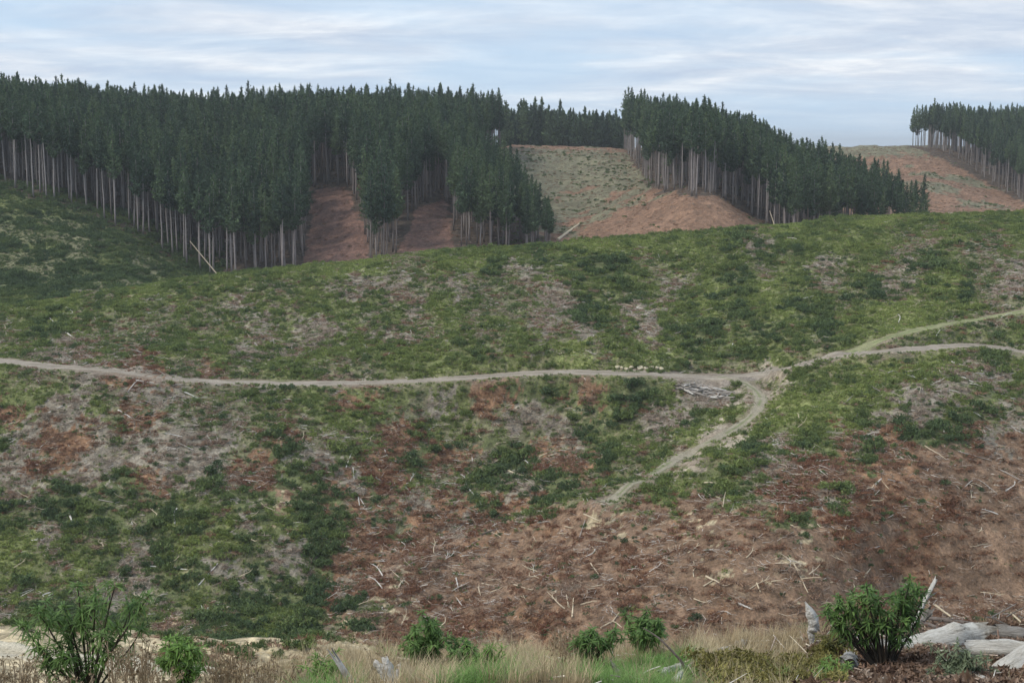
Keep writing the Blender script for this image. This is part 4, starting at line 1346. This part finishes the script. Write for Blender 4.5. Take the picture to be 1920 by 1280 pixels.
def near_log(a, b, ra, rb_, label, mat, Da=None, Db=None, name='fallen_log', cat='log', sides=18, rough=0.12, jag=0.12, sag=0.0, knots=3, seed=1, rings=26):
    """log between two photo points, lying on the bank; radii in metres"""
    A_ = at(a[0], a[1], Da) if Da else None
    B_ = at(b[0], b[1], Db) if Db else None

    def rest(p, r):
        g = hit(p[0], p[1] + r * F / 20 * 0.9, 9, 34)
        return at(p[0], p[1], g.y)
    if A_ is None: A_ = rest(a, ra)
    if B_ is None: B_ = rest(b, rb_)
    d = B_ - A_
    L_ = d.length
    r = random.Random(seed)
    V = []; n = rings
    ph = [r.uniform(0, 6.28) for _ in range(4)]
    kn = [(r.uniform(.1, .9), r.uniform(0, 6.28), r.uniform(.25, .5)) for _ in range(knots)]
    for i in range(n + 1):
        t = i / n
        rr = ra + (rb_ - ra) * t
        rr *= 1 + 0.06 * math.sin(t * 9 + ph[0]) + 0.04 * math.sin(t * 23 + ph[1])
        oy = 0.25 * ra * math.sin(t * 4 + ph[2]); oz = 0.2 * ra * math.sin(t * 5 + ph[3]) - sag * math.sin(t * 3.14)
        for k in range(sides):
            an = 2 * math.pi * k / sides
            q = rr * (1 + rough * (float(vnoise(np.array(an * 1.6 + seed), np.array(t * L_ * 2.5), seed)) - 0.5) * 2 + 0.06 * math.sin(5 * an + ph[1]) + 0.03 * math.sin(9 * an + t * 3))
            for kt, ka, kh in kn:
                dd_ = ((t - kt) * L_ / (ra * 0.55)) ** 2 + (min(abs(an - ka), 6.28 - abs(an - ka)) / 0.45) ** 2
                q += ra * kh * math.exp(-dd_)
            x = t * L_
            if i in (0, n): x += (1 if i else -1) * jag * r.random() ** 2 * (1 + 0.8 * math.sin(3 * an + ph[0]))
            V.append((x, math.cos(an) * q + oy, math.sin(an) * q + oz))
    Fc = []
    for i in range(n):
        for k in range(sides):
            k2 = (k + 1) % sides
            Fc.append((i * sides + k, i * sides + k2, (i + 1) * sides + k2, (i + 1) * sides + k))
    # hollowed, broken ends
    for e, i in ((0, 0), (1, n)):
        s0 = len(V)
        for k in range(sides):
            x, y, z = V[i * sides + k]
            V.append((x + (0.10 * ra if e == 0 else -0.10 * ra) - (0.3 * jag * r.random() * (1 if e else -1)), y * .6, z * .6))
        cI = len(V)
        V.append((0.4 * ra if e == 0 else L_ - 0.4 * ra, 0, 0))
        for k in range(sides):
            k2 = (k + 1) % sides
            q = (i * sides + k, s0 + k, s0 + k2, i * sides + k2)
            Fc.append(q if e else q[::-1])
        for k in range(0, sides, 2):
            q = (s0 + k, cI, s0 + (k + 2) % sides, s0 + (k + 1) % sides)
            Fc.append(q if e else q[::-1])
    me = mesh_raw(name, np.array(V), np.array(Fc), None, [mat], smooth=True)
    o = mk(name, me)
    o.location = A_
    o.rotation_euler = d.to_track_quat('X', 'Z').to_euler()
    tag(o, label, cat)
    return o


near_log((1640, 1226), (1826, 1194), .225, .19, 'thick bleached log with a broken stump end behind the big right shrub', M_LOGW, Da=19.7, Db=20.7, seed=3, rough=.12, jag=.3, knots=2)
near_log((1812, 1213), (1990, 1229), .135, .13, 'smooth white log running off the right edge behind the thick log', M_LOGW, seed=5)
near_log((1866, 1186), (1975, 1190), .12, .12, 'short log with peeling grey bark at the right edge above the smooth white log', M_LOGG, Da=21.3, Db=21.3, seed=6, rough=.2)
near_log((1825, 1300), (1990, 1205), .17, .20, 'white log slanting up into the bottom right corner', M_LOGW, Da=17.5, Db=18.5, seed=8)
near_log((1905, 1298), (1990, 1250), .11, .13, 'dark barked log in the bottom right corner below the white slanting log', M_LOGG, Da=17.0, Db=17.6, seed=9, rough=.3)
near_log((1588, 1246), (1622, 1180), .12, .075, 'pale split root standing under the left side of the big right shrub', M_SNAG, seed=11, name='tree_root', cat='root', rough=.4, jag=.3)
near_log((1350, 1224), (1400, 1200), .060, .055, 'white stub of wood with a broken jaw-like end in the dry grass', M_LOGW, seed=12, jag=.3, rough=.3)
near_log((1293, 1213), (1352, 1242), .045, .075, 'grey split log lying in grass beside the olive bushes', M_LOGG, seed=13, rough=.35)
near_log((1370, 1276), (1398, 1253), .03, .04, 'short whitish stick poking from the olive bushes near the bottom edge', M_LOGW, seed=14)
near_log((1236, 1263), (1280, 1250), .05, .05, 'lumpy white piece of rotten wood left of the dark bare twig', M_LOGW, seed=15, rough=.6)
near_log((1255, 1284), (1276, 1268), .055, .06, 'white chunk of wood at the bottom edge below the lumpy white piece', M_LOGW, seed=16, rough=.5)
near_log((1700, 1262), (1762, 1285), .03, .03, 'thin bleached stick on brown leaf litter at the bottom right', M_LOGW, seed=17)
near_log((1820, 1266), (1850, 1282), .07, .07, 'small white block of wood between the grey green bush and the slanting log', M_LOGW, seed=18, rough=.4)
near_log((1440, 1283), (1500, 1274), .04, .04, 'pale stick lying along the bottom edge under the olive bushes', M_LOGW, seed=19)
near_log((668, 1292), (634, 1242), .055, .034, 'weathered grey snag leaning left at the bottom edge', M_SNAG, Da=15.6, Db=15.7, seed=21, name='wood_snag', cat='snag', rough=.3, jag=.15)
near_log((1174, 1288), (1154, 1254), .04, .03, 'dark grey snag with a pale tip in bright green grass', M_LOGG, Da=17.2, Db=17.3, seed=22, name='wood_snag', cat='snag', rough=.3)
near_log((1738, 1158), (1925, 1184), .035, .05, 'long brown branch lying across behind the white logs', M_DARKWOOD, seed=23, name='dead_branch', cat='branch', sides=8, Da=25, Db=23.5)
near_log((1735, 1168), (1785, 1188), .03, .03, 'short brown branch under the left end of the long brown branch', M_DARKWOOD, seed=24, name='dead_branch', cat='branch', sides=8, Da=23.6, Db=23)
near_log((1712, 1170), (1754, 1086), .045, .03, 'white lichen covered branch slanting up behind the right of the big shrub', M_LOGW, Da=22.5, Db=22.9, seed=25, name='dead_branch', cat='branch', rough=.5, sides=9)
near_log((1728, 1130), (1752, 1112), .014, .010, 'thin pale twig beside the lichen covered branch', M_LOGG, Da=22.7, Db=22.9, seed=26, name='dead_branch', cat='branch', sides=6)
near_log((1795, 1262), (1783, 1226), .010, .008, 'thin curved pale twig standing left of the grey green bush', M_LOGW, Da=18.3, Db=18.3, seed=27, name='twig', cat='twig', sides=6)
near_log((1742, 1150), (1720, 1172), .06, .03, 'grey root stub at the left end of the long brown branch', M_LOGG, Da=24.4, Db=24.2, seed=28, name='tree_root', cat='root', rough=.5)
near_log((1756, 1136), (1778, 1152), .022, .018, 'fresh orange brown splinter above the long brown branch', M_TANWOOD, Da=24.8, Db=24.6, seed=29, name='wood_splinter', cat='splinter', sides=6)
near_log((1903, 1155), (1920, 1172), .018, .012, 'fresh pale splinter standing at the right edge above the long brown branch', M_TANWOOD, Da=24.0, Db=23.8, seed=30, name='wood_splinter', cat='splinter', sides=6)


rq = random.Random(77)
for i in range(16):
    x = rq.uniform(1742, 1915); y = rq.uniform(1150, 1200); D = rq.uniform(22.5, 24.5); a_ = rq.uniform(-.9, .9) + (3.14 if rq.random() < .5 else 0)
    l_ = rq.uniform(20, 55)
    near_log((x, y), (x + math.cos(a_) * l_, y + math.sin(a_) * l_ * .6), .012, .007, 'thin grey branch in the tangle behind the white logs', M_LOGG, Da=D, Db=D + rq.uniform(-.4, .4), seed=100 + i, name='dead_branch', cat='branch', sides=5, rings=6, knots=0)['group'] = 'branches tangled behind the white logs'


# forked bleached snag and the pointed blade of a snag
def snag(parts_, base, label, mat=M_SNAG):
    P0 = at(*base)
    ps = []
    for i, (pts, rad) in enumerate(parts_):
        pp = smooth_path([at(*q) - P0 for q in pts], 5)
        rr = list(np.interp(np.linspace(0, 1, len(pp)), np.linspace(0, 1, len(rad)), rad))
        ps.append(tube(pp, rr, 12, 70 + i, .35, .06))
    V, Fc = join(ps)
    o = mk('wood_snag', mesh_raw('wood_snag', V, Fc, None, [mat], smooth=True)); o.location = P0
    tag(o, label, 'snag')


snag([([(738, 1300, 15.6), (728, 1275, 15.6), (716, 1255, 15.6), (706, 1244, 15.6)], [.065, .055, .045, .03]),
      ([(736, 1300, 15.6), (732, 1272, 15.6), (726, 1250, 15.62), (722, 1236, 15.62)], [.065, .06, .06, .03]),
      ([(742, 1290, 15.6), (743, 1270, 15.6), (745, 1258, 15.6)], [.05, .035, .015])],
     (732, 1300, 15.6), 'forked bleached snag with a ragged top at the bottom edge', M_SNAGW)
snag([([(1522, 1205, 20.5), (1520, 1185, 20.5), (1524, 1165, 20.5), (1518, 1148, 20.5), (1511, 1131, 20.5)], [.03, .055, .075, .065, .010]),
      ([(1524, 1180, 20.5), (1531, 1172, 20.5), (1534, 1178, 20.5)], [.06, .05, .01])],
     (1522, 1205, 20.5), 'pointed white snag like a blade, left of the big right shrub', M_SNAGW)


# shrubs with long narrow leaves
def leaves(bases, dirs, L, wdt, droop, seed, var=0.25):
    r = np.random.default_rng(seed)
    n = len(bases)
    d = dirs / (np.linalg.norm(dirs, axis=1)[:, None] + 1e-9)
    up = np.array([0, 0, 1.0])
    s = np.cross(d, up); s /= np.linalg.norm(s, axis=1)[:, None] + 1e-9
    tw = r.uniform(-.7, .7, n)[:, None]
    nrm = np.cross(s, d)
    s = s * np.cos(tw) + nrm * np.sin(tw)
    L = (L * (0.65 + 0.6 * r.random(n)))[:, None]
    w_ = wdt * (0.8 + 0.4 * r.random(n))[:, None]
    dr = (droop * (0.5 + r.random(n)))[:, None]

    def pt(t): return bases + d * L * t - up * dr * L * t * t
    V = np.stack([pt(0), pt(.35) + s * w_ / 2, pt(.35) - s * w_ / 2, pt(.72) + s * w_ * .36, pt(.72) - s * w_ * .36, pt(1.0)], 1).reshape(-1, 3)
    b0 = (np.arange(n) * 6)[:, None, None]
    f = np.array([[0, 2, 1], [1, 2, 4], [1, 4, 3], [3, 4, 5]])
    Fc = (b0 + f[None]).reshape(-1, 3)
    col = np.repeat(1 - var + 2 * var * r.random(n), 6)[:, None] * np.ones(3)
    return V, Fc, col


def shrub_leaf_mat(name, stops):
    m, t, b = new_mat(name)
    v = t.nodes.new('ShaderNodeAttribute'); v.attribute_name = 'Col'
    f = nz(t, 3.0, 2, 0.5)
    c = mult(t, ramp(f, stops, t), v.outputs['Color'])
    t.links.new(c, b.inputs['Base Color'])
    b.inputs['Roughness'].default_value = 0.55
    tr = t.nodes.new('ShaderNodeBsdfTranslucent'); t.links.new(c, tr.inputs['Color'])
    ms = t.nodes.new('ShaderNodeMixShader'); ms.inputs[0].default_value = 0.3
    t.links.new(b.outputs[0], ms.inputs[1]); t.links.new(tr.outputs[0], ms.inputs[2])
    t.links.new(ms.outputs[0], t.nodes['Material Output'].inputs['Surface'])
    return m


M_LEAF = shrub_leaf_mat('long_green_leaves', [(.3, (.085, .16, .05)), (.7, (.17, .27, .08))])
M_LEAFL = shrub_leaf_mat('light_green_leaves', [(.3, (.12, .22, .045)), (.7, (.20, .32, .09))])
M_LEAFO = shrub_leaf_mat('olive_leaves', [(.3, (.085, .095, .025)), (.7, (.17, .16, .045))])
M_LEAFG = shrub_leaf_mat('grey_green_leaves', [(.3, (.13, .17, .10)), (.7, (.24, .28, .17))])
M_STEM = plain_mat('dark_stem', (.035, .03, .025), (.08, .065, .05), 8, .3, .01)
M_WEED = plain_mat('brown_dead_weed', (.24, .18, .12), (.42, .33, .23), 8, .3, .01)
M_SEED = plain_mat('brown_seed_heads', (.19, .14, .09), (.36, .28, .18), 12, .4, .01)


def shrub(base, tips, D, label, leaf=0.2, lw=0.022, ros=26, along=30, mat=M_LEAF, seed=1, dep=0.35, side=3, name='leafy_shrub', lower=0.35, stem_r=.022):
    r = random.Random(seed); rn = np.random.default_rng(seed)
    B = at(base[0], base[1], D)
    root = empty(name, B)
    st = []; lb, ld = [], []
    for ti, tp in enumerate(tips):
        T = at(tp[0], tp[1], D + r.uniform(-dep, dep)) - B
        k = r.uniform(.35, .5)
        m1 = T * k * 0.9; m1.x = T.x * k * 0.55; m1.y = T.y * k * .6
        m2 = T * .78; m2.x = T.x * .74
        pth = smooth_path([Vector((0, 0, 0)), m1 + Vector((r.uniform(-.03, .03), 0, 0)), m2 + Vector((r.uniform(-.03, .03), 0, 0)), T], 5)
        n = len(pth)
        st.append(tube(pth, [stem_r * (1 - .75 * i / (n - 1)) for i in range(n)], 6, seed + ti, .1))
        ends = [(pth, 1.0)]
        for q in range(side):
            j = r.randint(n // 2, n - 3)
            e = pth[j] + Vector((r.uniform(-.2, .2), r.uniform(-.2, .2), r.uniform(.02, .22)))
            sp = [pth[j], pth[j].lerp(e, .5) + Vector((0, 0, .02)), e]
            st.append(tube(sp, [stem_r * .35, stem_r * .28, stem_r * .15], 5, q, 0))
            ends.append((sp, .6))
        for pp, wgt in ends:
            tip = np.array(pp[-1])
            nn = int(ros * wgt)
            dd_ = rn.normal(size=(nn, 3)); dd_[:, 2] = rn.uniform(-.1, 1.4, nn)
            lb.append(tip + rn.normal(0, .012, (nn, 3))); ld.append(dd_)
            m = int(along * wgt)
            idx = rn.uniform(lower, 1, m) * (len(pp) - 1)
            ps = np.array([list(pp[min(int(i), len(pp) - 2)].lerp(pp[min(int(i), len(pp) - 2) + 1], i % 1)) for i in idx])
            dd_ = rn.normal(size=(m, 3)); dd_[:, 2] = rn.uniform(-.9, .5, m)
            lb.append(ps); ld.append(dd_)
    V, Fc = join(st)
    mk('stem', mesh_raw('stem', V, Fc, None, [M_STEM]), root)
    V, Fc, col = leaves(np.concatenate(lb), np.concatenate(ld), leaf, lw, .45, seed)
    mk('foliage', mesh_raw('foliage', V, Fc, col, [mat]), root)
    tag(root, label, 'shrub')
    return root


shrub((168, 1345), [(72, 1143), (106, 1160), (120, 1140), (146, 1098), (179, 1112), (215, 1100), (278, 1118), (248, 1136), (38, 1172), (104, 1224), (60, 1196), (160, 1180), (135, 1200), (205, 1190), (85, 1245), (150, 1240), (265, 1180)], 17.5,
      'tall open shrub with rosettes of long narrow leaves at the bottom left', leaf=.17, lw=.02, seed=3, side=3, lower=.3, along=26, ros=34)
shrub((345, 1330), [(318, 1200), (335, 1212), (352, 1198), (368, 1218), (382, 1238), (325, 1240), (350, 1250)], 16.5,
      'small light green shrub beside the tan bank, right of the tall left shrub', leaf=.13, mat=M_LEAFL, seed=4, side=3, lower=.2)
shrub((802, 1270), [(765, 1196), (780, 1180), (802, 1163), (822, 1190), (795, 1200), (785, 1215), (815, 1210), (805, 1180), (770, 1212)], 18.5,
      'dense dark green shrub standing in dry grass left of centre', leaf=.12, seed=5, side=4, lower=.2)
shrub((868, 1275), [(858, 1212), (878, 1207), (868, 1228), (888, 1222), (850, 1225)], 18.2,
      'small green plant just right of the dense dark shrub', leaf=.11, seed=6, side=3, lower=.1)
shrub((918, 1285), [(898, 1232), (912, 1222), (926, 1230), (905, 1250), (922, 1250)], 17.0,
      'light green feathery plant in the grass left of the dry tussocks', leaf=.11, lw=.014, mat=M_LEAFL, seed=7, side=4, lower=.1)
shrub((1116, 1254), [(1088, 1200), (1095, 1188), (1110, 1184), (1140, 1190), (1148, 1200), (1102, 1210), (1128, 1205), (1080, 1208)], 18.5,
      'green shrub with a dark forked stem in the middle, left of a rounder one', leaf=.13, seed=8, side=2, lower=.45, along=22)
shrub((1213, 1232), [(1182, 1178), (1195, 1165), (1210, 1158), (1228, 1170), (1238, 1188), (1190, 1190), (1215, 1180), (1225, 1195), (1200, 1200)], 20.0,
      'round dark green shrub with several stems beside the bare dark twig', leaf=.13, seed=9, side=4, lower=.45)
shrub((1657, 1300), [(1555, 1135), (1572, 1120), (1590, 1128), (1562, 1160), (1600, 1140), (1625, 1100), (1636, 1108), (1614, 1120), (1646, 1125), (1672, 1118), (1690, 1108), (1705, 1098), (1722, 1102), (1733, 1112), (1712, 1130), (1728, 1145),
                     (1665, 1150), (1640, 1165), (1695, 1165), (1718, 1175), (1602, 1172), (1580, 1175), (1548, 1150), (1620, 1145), (1570, 1150), (1680, 1140)], 18.6,
      'big dense leafy shrub in front of the white logs at the right', leaf=.125, lw=.022, seed=10, side=3, lower=.62, along=18, ros=30, stem_r=.026)
shrub((1802, 1300), [(1775, 1242), (1785, 1250), (1800, 1236), (1815, 1240), (1826, 1234), (1792, 1262), (1812, 1260), (1830, 1255), (1780, 1268)], 17.2,
      'low grey green bush between the thick white log and the slanting log', leaf=.09, lw=.018, mat=M_LEAFG, seed=11, side=5, lower=.1)
shrub((612, 1300), [(598, 1262), (610, 1252), (625, 1258), (604, 1275), (620, 1272)], 16.5,
      'spiky green plant left of the leaning grey snag', leaf=.16, lw=.014, mat=M_LEAFL, seed=12, side=3, lower=.1)
shrub((1545, 1300), [(1530, 1268), (1542, 1262), (1556, 1268), (1537, 1280)], 16.5,
      'bright green tuft at the bottom edge below the olive bushes', leaf=.13, lw=.014, mat=M_LEAFL, seed=13, side=3, lower=.1)
shrub((1570, 1270), [(1548, 1200), (1560, 1190), (1545, 1220), (1575, 1215), (1560, 1235), (1585, 1205), (1555, 1212)], 19.5,
      'olive green bush between the pointed snag and the big right shrub', leaf=.09, lw=.018, mat=M_LEAFO, seed=14, side=5, lower=.1)

# bare dark twig
V, Fc = tube(smooth_path([at(1294, 1295, 17.4), at(1284, 1262, 17.4), at(1279, 1242, 17.4), at(1262, 1222, 17.4), at(1236, 1196, 17.5), at(1205, 1176, 17.6)], 4), list(np.interp(np.linspace(0, 1, 21), [0, .4, 1], [.022, .018, .007])), 6, 4, .2)
o = mk('twig', mesh_raw('twig', V, Fc, None, [M_DARKWOOD]))
tag(o, 'long bare dark twig arching left over the round shrub', 'twig')
V, Fc = tube(smooth_path([at(1190, 1290, 16.8), at(1200, 1268, 16.8), at(1216, 1256, 16.8), at(1238, 1248, 16.8)], 4), list(np.linspace(.012, .006, 13)), 5, 4, .1)
o = mk('twig', mesh_raw('twig', V, Fc, None, [M_PALEWOOD]))
tag(o, 'thin pale curved twig over the bright green grass', 'twig')
V, Fc = tube(smooth_path([at(668, 1282, 17), at(682, 1268, 17), at(692, 1262, 17), at(706, 1249, 17)], 4), list(np.linspace(.014, .02, 13)), 5, 4, .2)
o = mk('twig', mesh_raw('twig', V, Fc, None, [M_DARKWOOD]))
tag(o, 'dark twig between the leaning grey snag and the forked snag', 'twig')
V, Fc = tube(smooth_path([at(822, 1284, 17), at(838, 1268, 17), at(852, 1257, 17)], 4), list(np.linspace(.02, .012, 9)), 5, 4, .2)
o = mk('twig', mesh_raw('twig', V, Fc, None, [M_DARKWOOD]))
tag(o, 'short dark twig slanting up under the small green plant', 'twig')


# dead weeds with round seed heads
def weed(cx_, top, bottom, half, D, n, label, seed):
    r = random.Random(seed); rn = np.random.default_rng(seed)
    B = at(cx_, bottom, D)
    st, hc = [], []
    for i in range(n):
        x = cx_ + r.uniform(-half, half)
        T = at(x, top + r.uniform(0, .45) * (bottom - top), D + r.uniform(-.4, .4)) - B
        b0 = Vector((T.x * .6 + r.uniform(-.08, .08), T.y * .5, 0))
        pth = [b0, b0.lerp(T, .5) + Vector((r.uniform(-.04, .04), 0, 0)), T]
        st.append(tube(pth, [.006, .005, .004], 4, i, 0))
        for q in range(r.randint(2, 5)):
            t = r.uniform(.55, 1)
            e = b0.lerp(T, t) + Vector((r.uniform(-.1, .1), r.uniform(-.1, .1), r.uniform(0, .08)))
            st.append(tube([b0.lerp(T, t - .1), b0.lerp(T, t - .05).lerp(e, .5), e], [.004, .003, .003], 3 if False else 4, i, 0))
            hc.append(e)
    V, Fc = join(st)
    hc = np.array([list(h) for h in hc])
    hc = np.repeat(hc, 3, 0) + rn.normal(0, .010, (len(hc) * 3, 3))
    V2, F2, col = tufts(hc, .026, seed, 2, 1.1, 0.1)
    q = np.concatenate([Fc[:, [0, 1, 2]], Fc[:, [0, 2, 3]]])
    o = mk('dead_weed', mesh_raw('dead_weed', np.concatenate([V, V2]), np.concatenate([q, F2 + len(V)]), None, [M_WEED, M_SEED], midx=np.concatenate([np.zeros(len(q)), np.ones(len(F2))])))
    o.location = B
    tag(o, label, 'weed')


weed(245, 1195, 1330, 48, 16.5, 42, 'clump of brown dead weeds right of the tall left shrub', 1)
weed(22, 1225, 1330, 50, 15.8, 34, 'brown dead weeds in the bottom left corner', 2)
weed(425, 1205, 1325, 48, 16.3, 44, 'brown dead weeds in front of the tan rubble bank', 3)
weed(520, 1238, 1320, 45, 16.5, 26, 'thin brown dead weeds between the tan rubble and the spiky green plant', 4)
weed(300, 1245, 1330, 30, 16.0, 18, 'small patch of brown weeds under the light green shrub', 5)
weed(845, 1228, 1275, 25, 18.4, 14, 'brown weed stalks behind the short dark twig', 6)
weed(1058, 1175, 1262, 26, 18.5, 22, 'tall brown weed stalks left of the forked green shrub', 7)
weed(720, 1215, 1285, 35, 18.5, 16, 'brown weed stalks behind the forked bleached snag', 8)
weed(1285, 1165, 1235, 20, 21.5, 9, 'thin pale weed stalks right of the round green shrub', 9)
weed(120, 1255, 1340, 60, 15.5, 26, 'brown dead weeds at the foot of the tall left shrub', 10)


# grasses: nobody could count the blades
def grass_mesh(seed, h, n, mat, spread=.10, bw=.006, lean=.45):
    r = np.random.default_rng(seed)
    a = r.uniform(0, 6.28, n); rad = spread * np.sqrt(r.random(n))
    b0 = np.stack([np.cos(a) * rad, np.sin(a) * rad, np.zeros(n) - .03], 1)
    a2 = a + r.normal(0, .8, n)
    hh = h * (.5 + .6 * r.random(n)); ln = lean * hh * r.random(n)
    out_ = np.stack([np.cos(a2), np.sin(a2), np.zeros(n)], 1)
    s = np.stack([-np.sin(a2), np.cos(a2), np.zeros(n)], 1)
    V = []
    for t, wv in ((0, 1), (.5, .8), (1, .0)):
        c = b0 + np.array([0, 0, 1.0]) * (hh * (t - .15 * t * t))[:, None] + out_ * (ln * t * t * 1.6)[:, None]
        if wv: V += [c - s * bw * wv / 2, c + s * bw * wv / 2]
        else: V += [c]
    V = np.stack(V, 1).reshape(-1, 3)
    b_ = (np.arange(n) * 5)[:, None, None]
    f = np.array([[0, 1, 3], [0, 3, 2], [2, 3, 4]])
    col = np.repeat(.7 + .6 * r.random(n), 5)[:, None] * np.ones(3)
    return mesh_raw('grass_kind', V, (b_ + f[None]).reshape(-1, 3), col, [mat])


M_DRY = leaf_mat('dry_grass', [(0, (.24, .17, .10)), (.5, (.40, .31, .19)), (1, (.56, .47, .31))], trans=.25)
M_GRN = leaf_mat('green_grass', [(0, (.09, .15, .035)), (.6, (.13, .24, .06)), (1, (.20, .30, .10))], trans=.3)
M_OLV = leaf_mat('olive_heath', [(0, (.09, .085, .03)), (.5, (.17, .155, .05)), (1, (.30, .27, .10))], trans=.15)
M_LIT = leaf_mat('leaf_litter', [(0, (.10, .06, .045)), (.5, (.20, .13, .09)), (1, (.38, .30, .24))], trans=.1)
DRYP = [grass_mesh(600 + i, .30 + .10 * (i % 3), 40, M_DRY) for i in range(5)]
GRNP = [grass_mesh(620 + i, .20 + .05 * (i % 2), 60, M_GRN, .12, .007, .9) for i in range(4)]
OLVP = [shrub_mesh(640 + i, .32, .45, 260, .055, M_OLV, elong=1.7, up=.4, lobes=7) for i in range(4)]
LITP = [shrub_mesh(660 + i, .06, .40, 60, .06, M_LIT, elong=1.5, up=.0, lobes=6) for i in range(4)]


def near_scatter(name, dens, fn, protos, tintfn, smin, smax, label, cat, d0=11, d1=30, x0=-150, x1=2100):
    X, Y = sample(d0, d1, dens, x0, x1)
    px = X / Y * F + 960
    n = fbm(X / .9, Y / .9, 700, 3)
    kp = RNG.random(len(X)) < fn(px, Y, n)
    X, Y, px, n = X[kp], Y[kp], px[kp], n[kp]
    Z = zat(X, Y)
    o = scatter(name, np.stack([X, Y, Z], 1), RNG.uniform(0, 6.28, len(X)), RNG.uniform(smin, smax, len(X)), np.clip(tintfn(px, n) + RNG.normal(0, .15, len(X)), 0, 1), protos)
    tag(o, label, cat, kind='stuff')


def win(x, a, b, s=30):
    return sm(a - s, a + s, x) * (1 - sm(b - s, b + s, x))


near_scatter('dry_grass', 16, lambda p, y, n: (win(p, 600, 1570) * (.25 + 1.1 * sm(.4, .6, n)) + .22 * win(p, 300, 600) * (n > .5) + .03) * np.where((p > 1330) & (y < 18.5), .35, 1) * np.where((p > 1110) & (p < 1330) & (y < 19.3), .15, 1), DRYP,
             lambda p, n: .25 + n * .8, .7, 1.25, 'straw coloured dry grass along the top of the near bank', 'dry grass', 14, 29)
near_scatter('green_grass', 22, lambda p, y, n: np.clip(win(p, 1100, 1300) * (y < 19.6) + win(p, 560, 640) * (y < 17.5) + win(p, 840, 960) * (y < 17.8) + .10 * win(p, 640, 1560) * (n > .55), 0, 1), GRNP,
             lambda p, n: .5 + .5 * n, .8, 1.4, 'bright green grass in patches on the near bank', 'grass', 14, 24)
near_scatter('heath', 14, lambda p, y, n: win(p, 1350, 1600, 20) * (y < 19.4) * (y > 15) * (n > .42) * .8, OLVP,
             lambda p, n: .15 + n * .8, .5, 1.0, 'low olive green heath on the near bank left of the big shrub', 'heath', 14, 22)
near_scatter('leaf_litter', 26, lambda p, y, n: win(p, 1560, 2200) * .9, LITP,
             lambda p, n: .1 + n * .8, .7, 1.5, 'brown dead leaves and wood chips on the ground around the white logs', 'leaf litter', 12, 29)

# short sticks in the litter
X, Y = sample(14, 28, 5, 300, 2100)
px = X / Y * F + 960
kp = RNG.random(len(X)) < np.where(px > 1520, .9, .25)
X, Y = X[kp], Y[kp]; n = len(X)
V, Fc, cc = sticks(X, Y, zat(X, Y) + .04 + .08 * RNG.random(n), .15 + .6 * RNG.random(n) ** 2, .004 + .010 * RNG.random(n), RNG.uniform(0, 6.28, n), RNG.normal(0, .3, n), WOODS[RNG.integers(0, 6, n)], seed=8)
o = mk('twigs', mesh_raw('twigs', V, Fc, cc, [M_STICK]))
tag(o, 'small broken twigs lying on the near bank', 'twigs', kind='stuff')

# tan bank of spoil below: road and rubble
X, Y = sample(53, 64, 5.0, -300, 760)
px = X / Y * F + 960
n_ = fbm(X / 1.5, Y / 1.5, 801, 3)
kp = (RNG.random(len(X)) < np.where(px > 300, .9, .1)) & (n_ > .38) & (Y > 54)
X, Y = X[kp], Y[kp]
M_RUB = plain_mat('tan_rubble', (.36, .29, .18), (.58, .49, .32), 2.0, .6, .08)
rub = [rock_mesh(30 + i, .6) for i in range(5)]
for r_ in rub:
    r_.materials.append(M_RUB)
sz = .05 + .25 * RNG.random(len(X)) ** 2.5
o = scatter('rubble', np.stack([X, Y, zat(X, Y)], 1), RNG.uniform(0, 6.28, len(X)), sz, RNG.random(len(X)), rub)
tag(o, 'broken tan rock and clay heaped along the edge of the bench below', 'rubble', kind='stuff')
X, Y = sample(50, 64, 3.0, -300, 800)
n_ = fbm(X / 1.2, Y / 1.2, 811, 3)
px = X / Y * F + 960
kp = (n_ > .56) & ((px > 260) | (Y > 60.5))
X, Y = X[kp], Y[kp]
o = scatter('bank_scrub', np.stack([X, Y, zat(X, Y) - .05], 1), RNG.uniform(0, 6.28, len(X)), .25 + .35 * RNG.random(len(X)), .2 + .5 * RNG.random(len(X)), SHR + RUS)
tag(o, 'small green and brown tufts growing in the tan rubble', 'scrub', kind='stuff')
road('dirt_road', [(-260, 1196), (-100, 1208), (0, 1219), (120, 1232), (280, 1252), (420, 1262)], 2.6, ((.50, .45, .35), (.40, .35, .26)), 48, 66, True, .06, .1)

# ------------------------------------------------------------ the air
import bmesh
bm = bmesh.new()
bmesh.ops.create_cube(bm, size=1.0)
hm = bpy.data.meshes.new('haze'); bm.to_mesh(hm); bm.free()
haze = mk('haze', hm)
zlo, zhi = float(ZG.min()) - 3, 75.0
haze.location = (0, 7400, (zlo + zhi) / 2)
haze.scale = (60000, 15200, zhi - zlo)
m = bpy.data.materials.new('air'); m.use_nodes = True
t = m.node_tree; t.nodes.clear()
vo = t.nodes.new('ShaderNodeOutputMaterial'); pv = t.nodes.new('ShaderNodeVolumePrincipled')
pv.inputs['Color'].default_value = (.88, .92, .98, 1)
pv.inputs['Density'].default_value = 0.00011
t.links.new(pv.outputs[0], vo.inputs['Volume'])
hm.materials.append(m)
tag(haze, kind='stuff')
haze['label'] = 'thin pale air between the near bank and the far forests'; haze['category'] = 'haze'
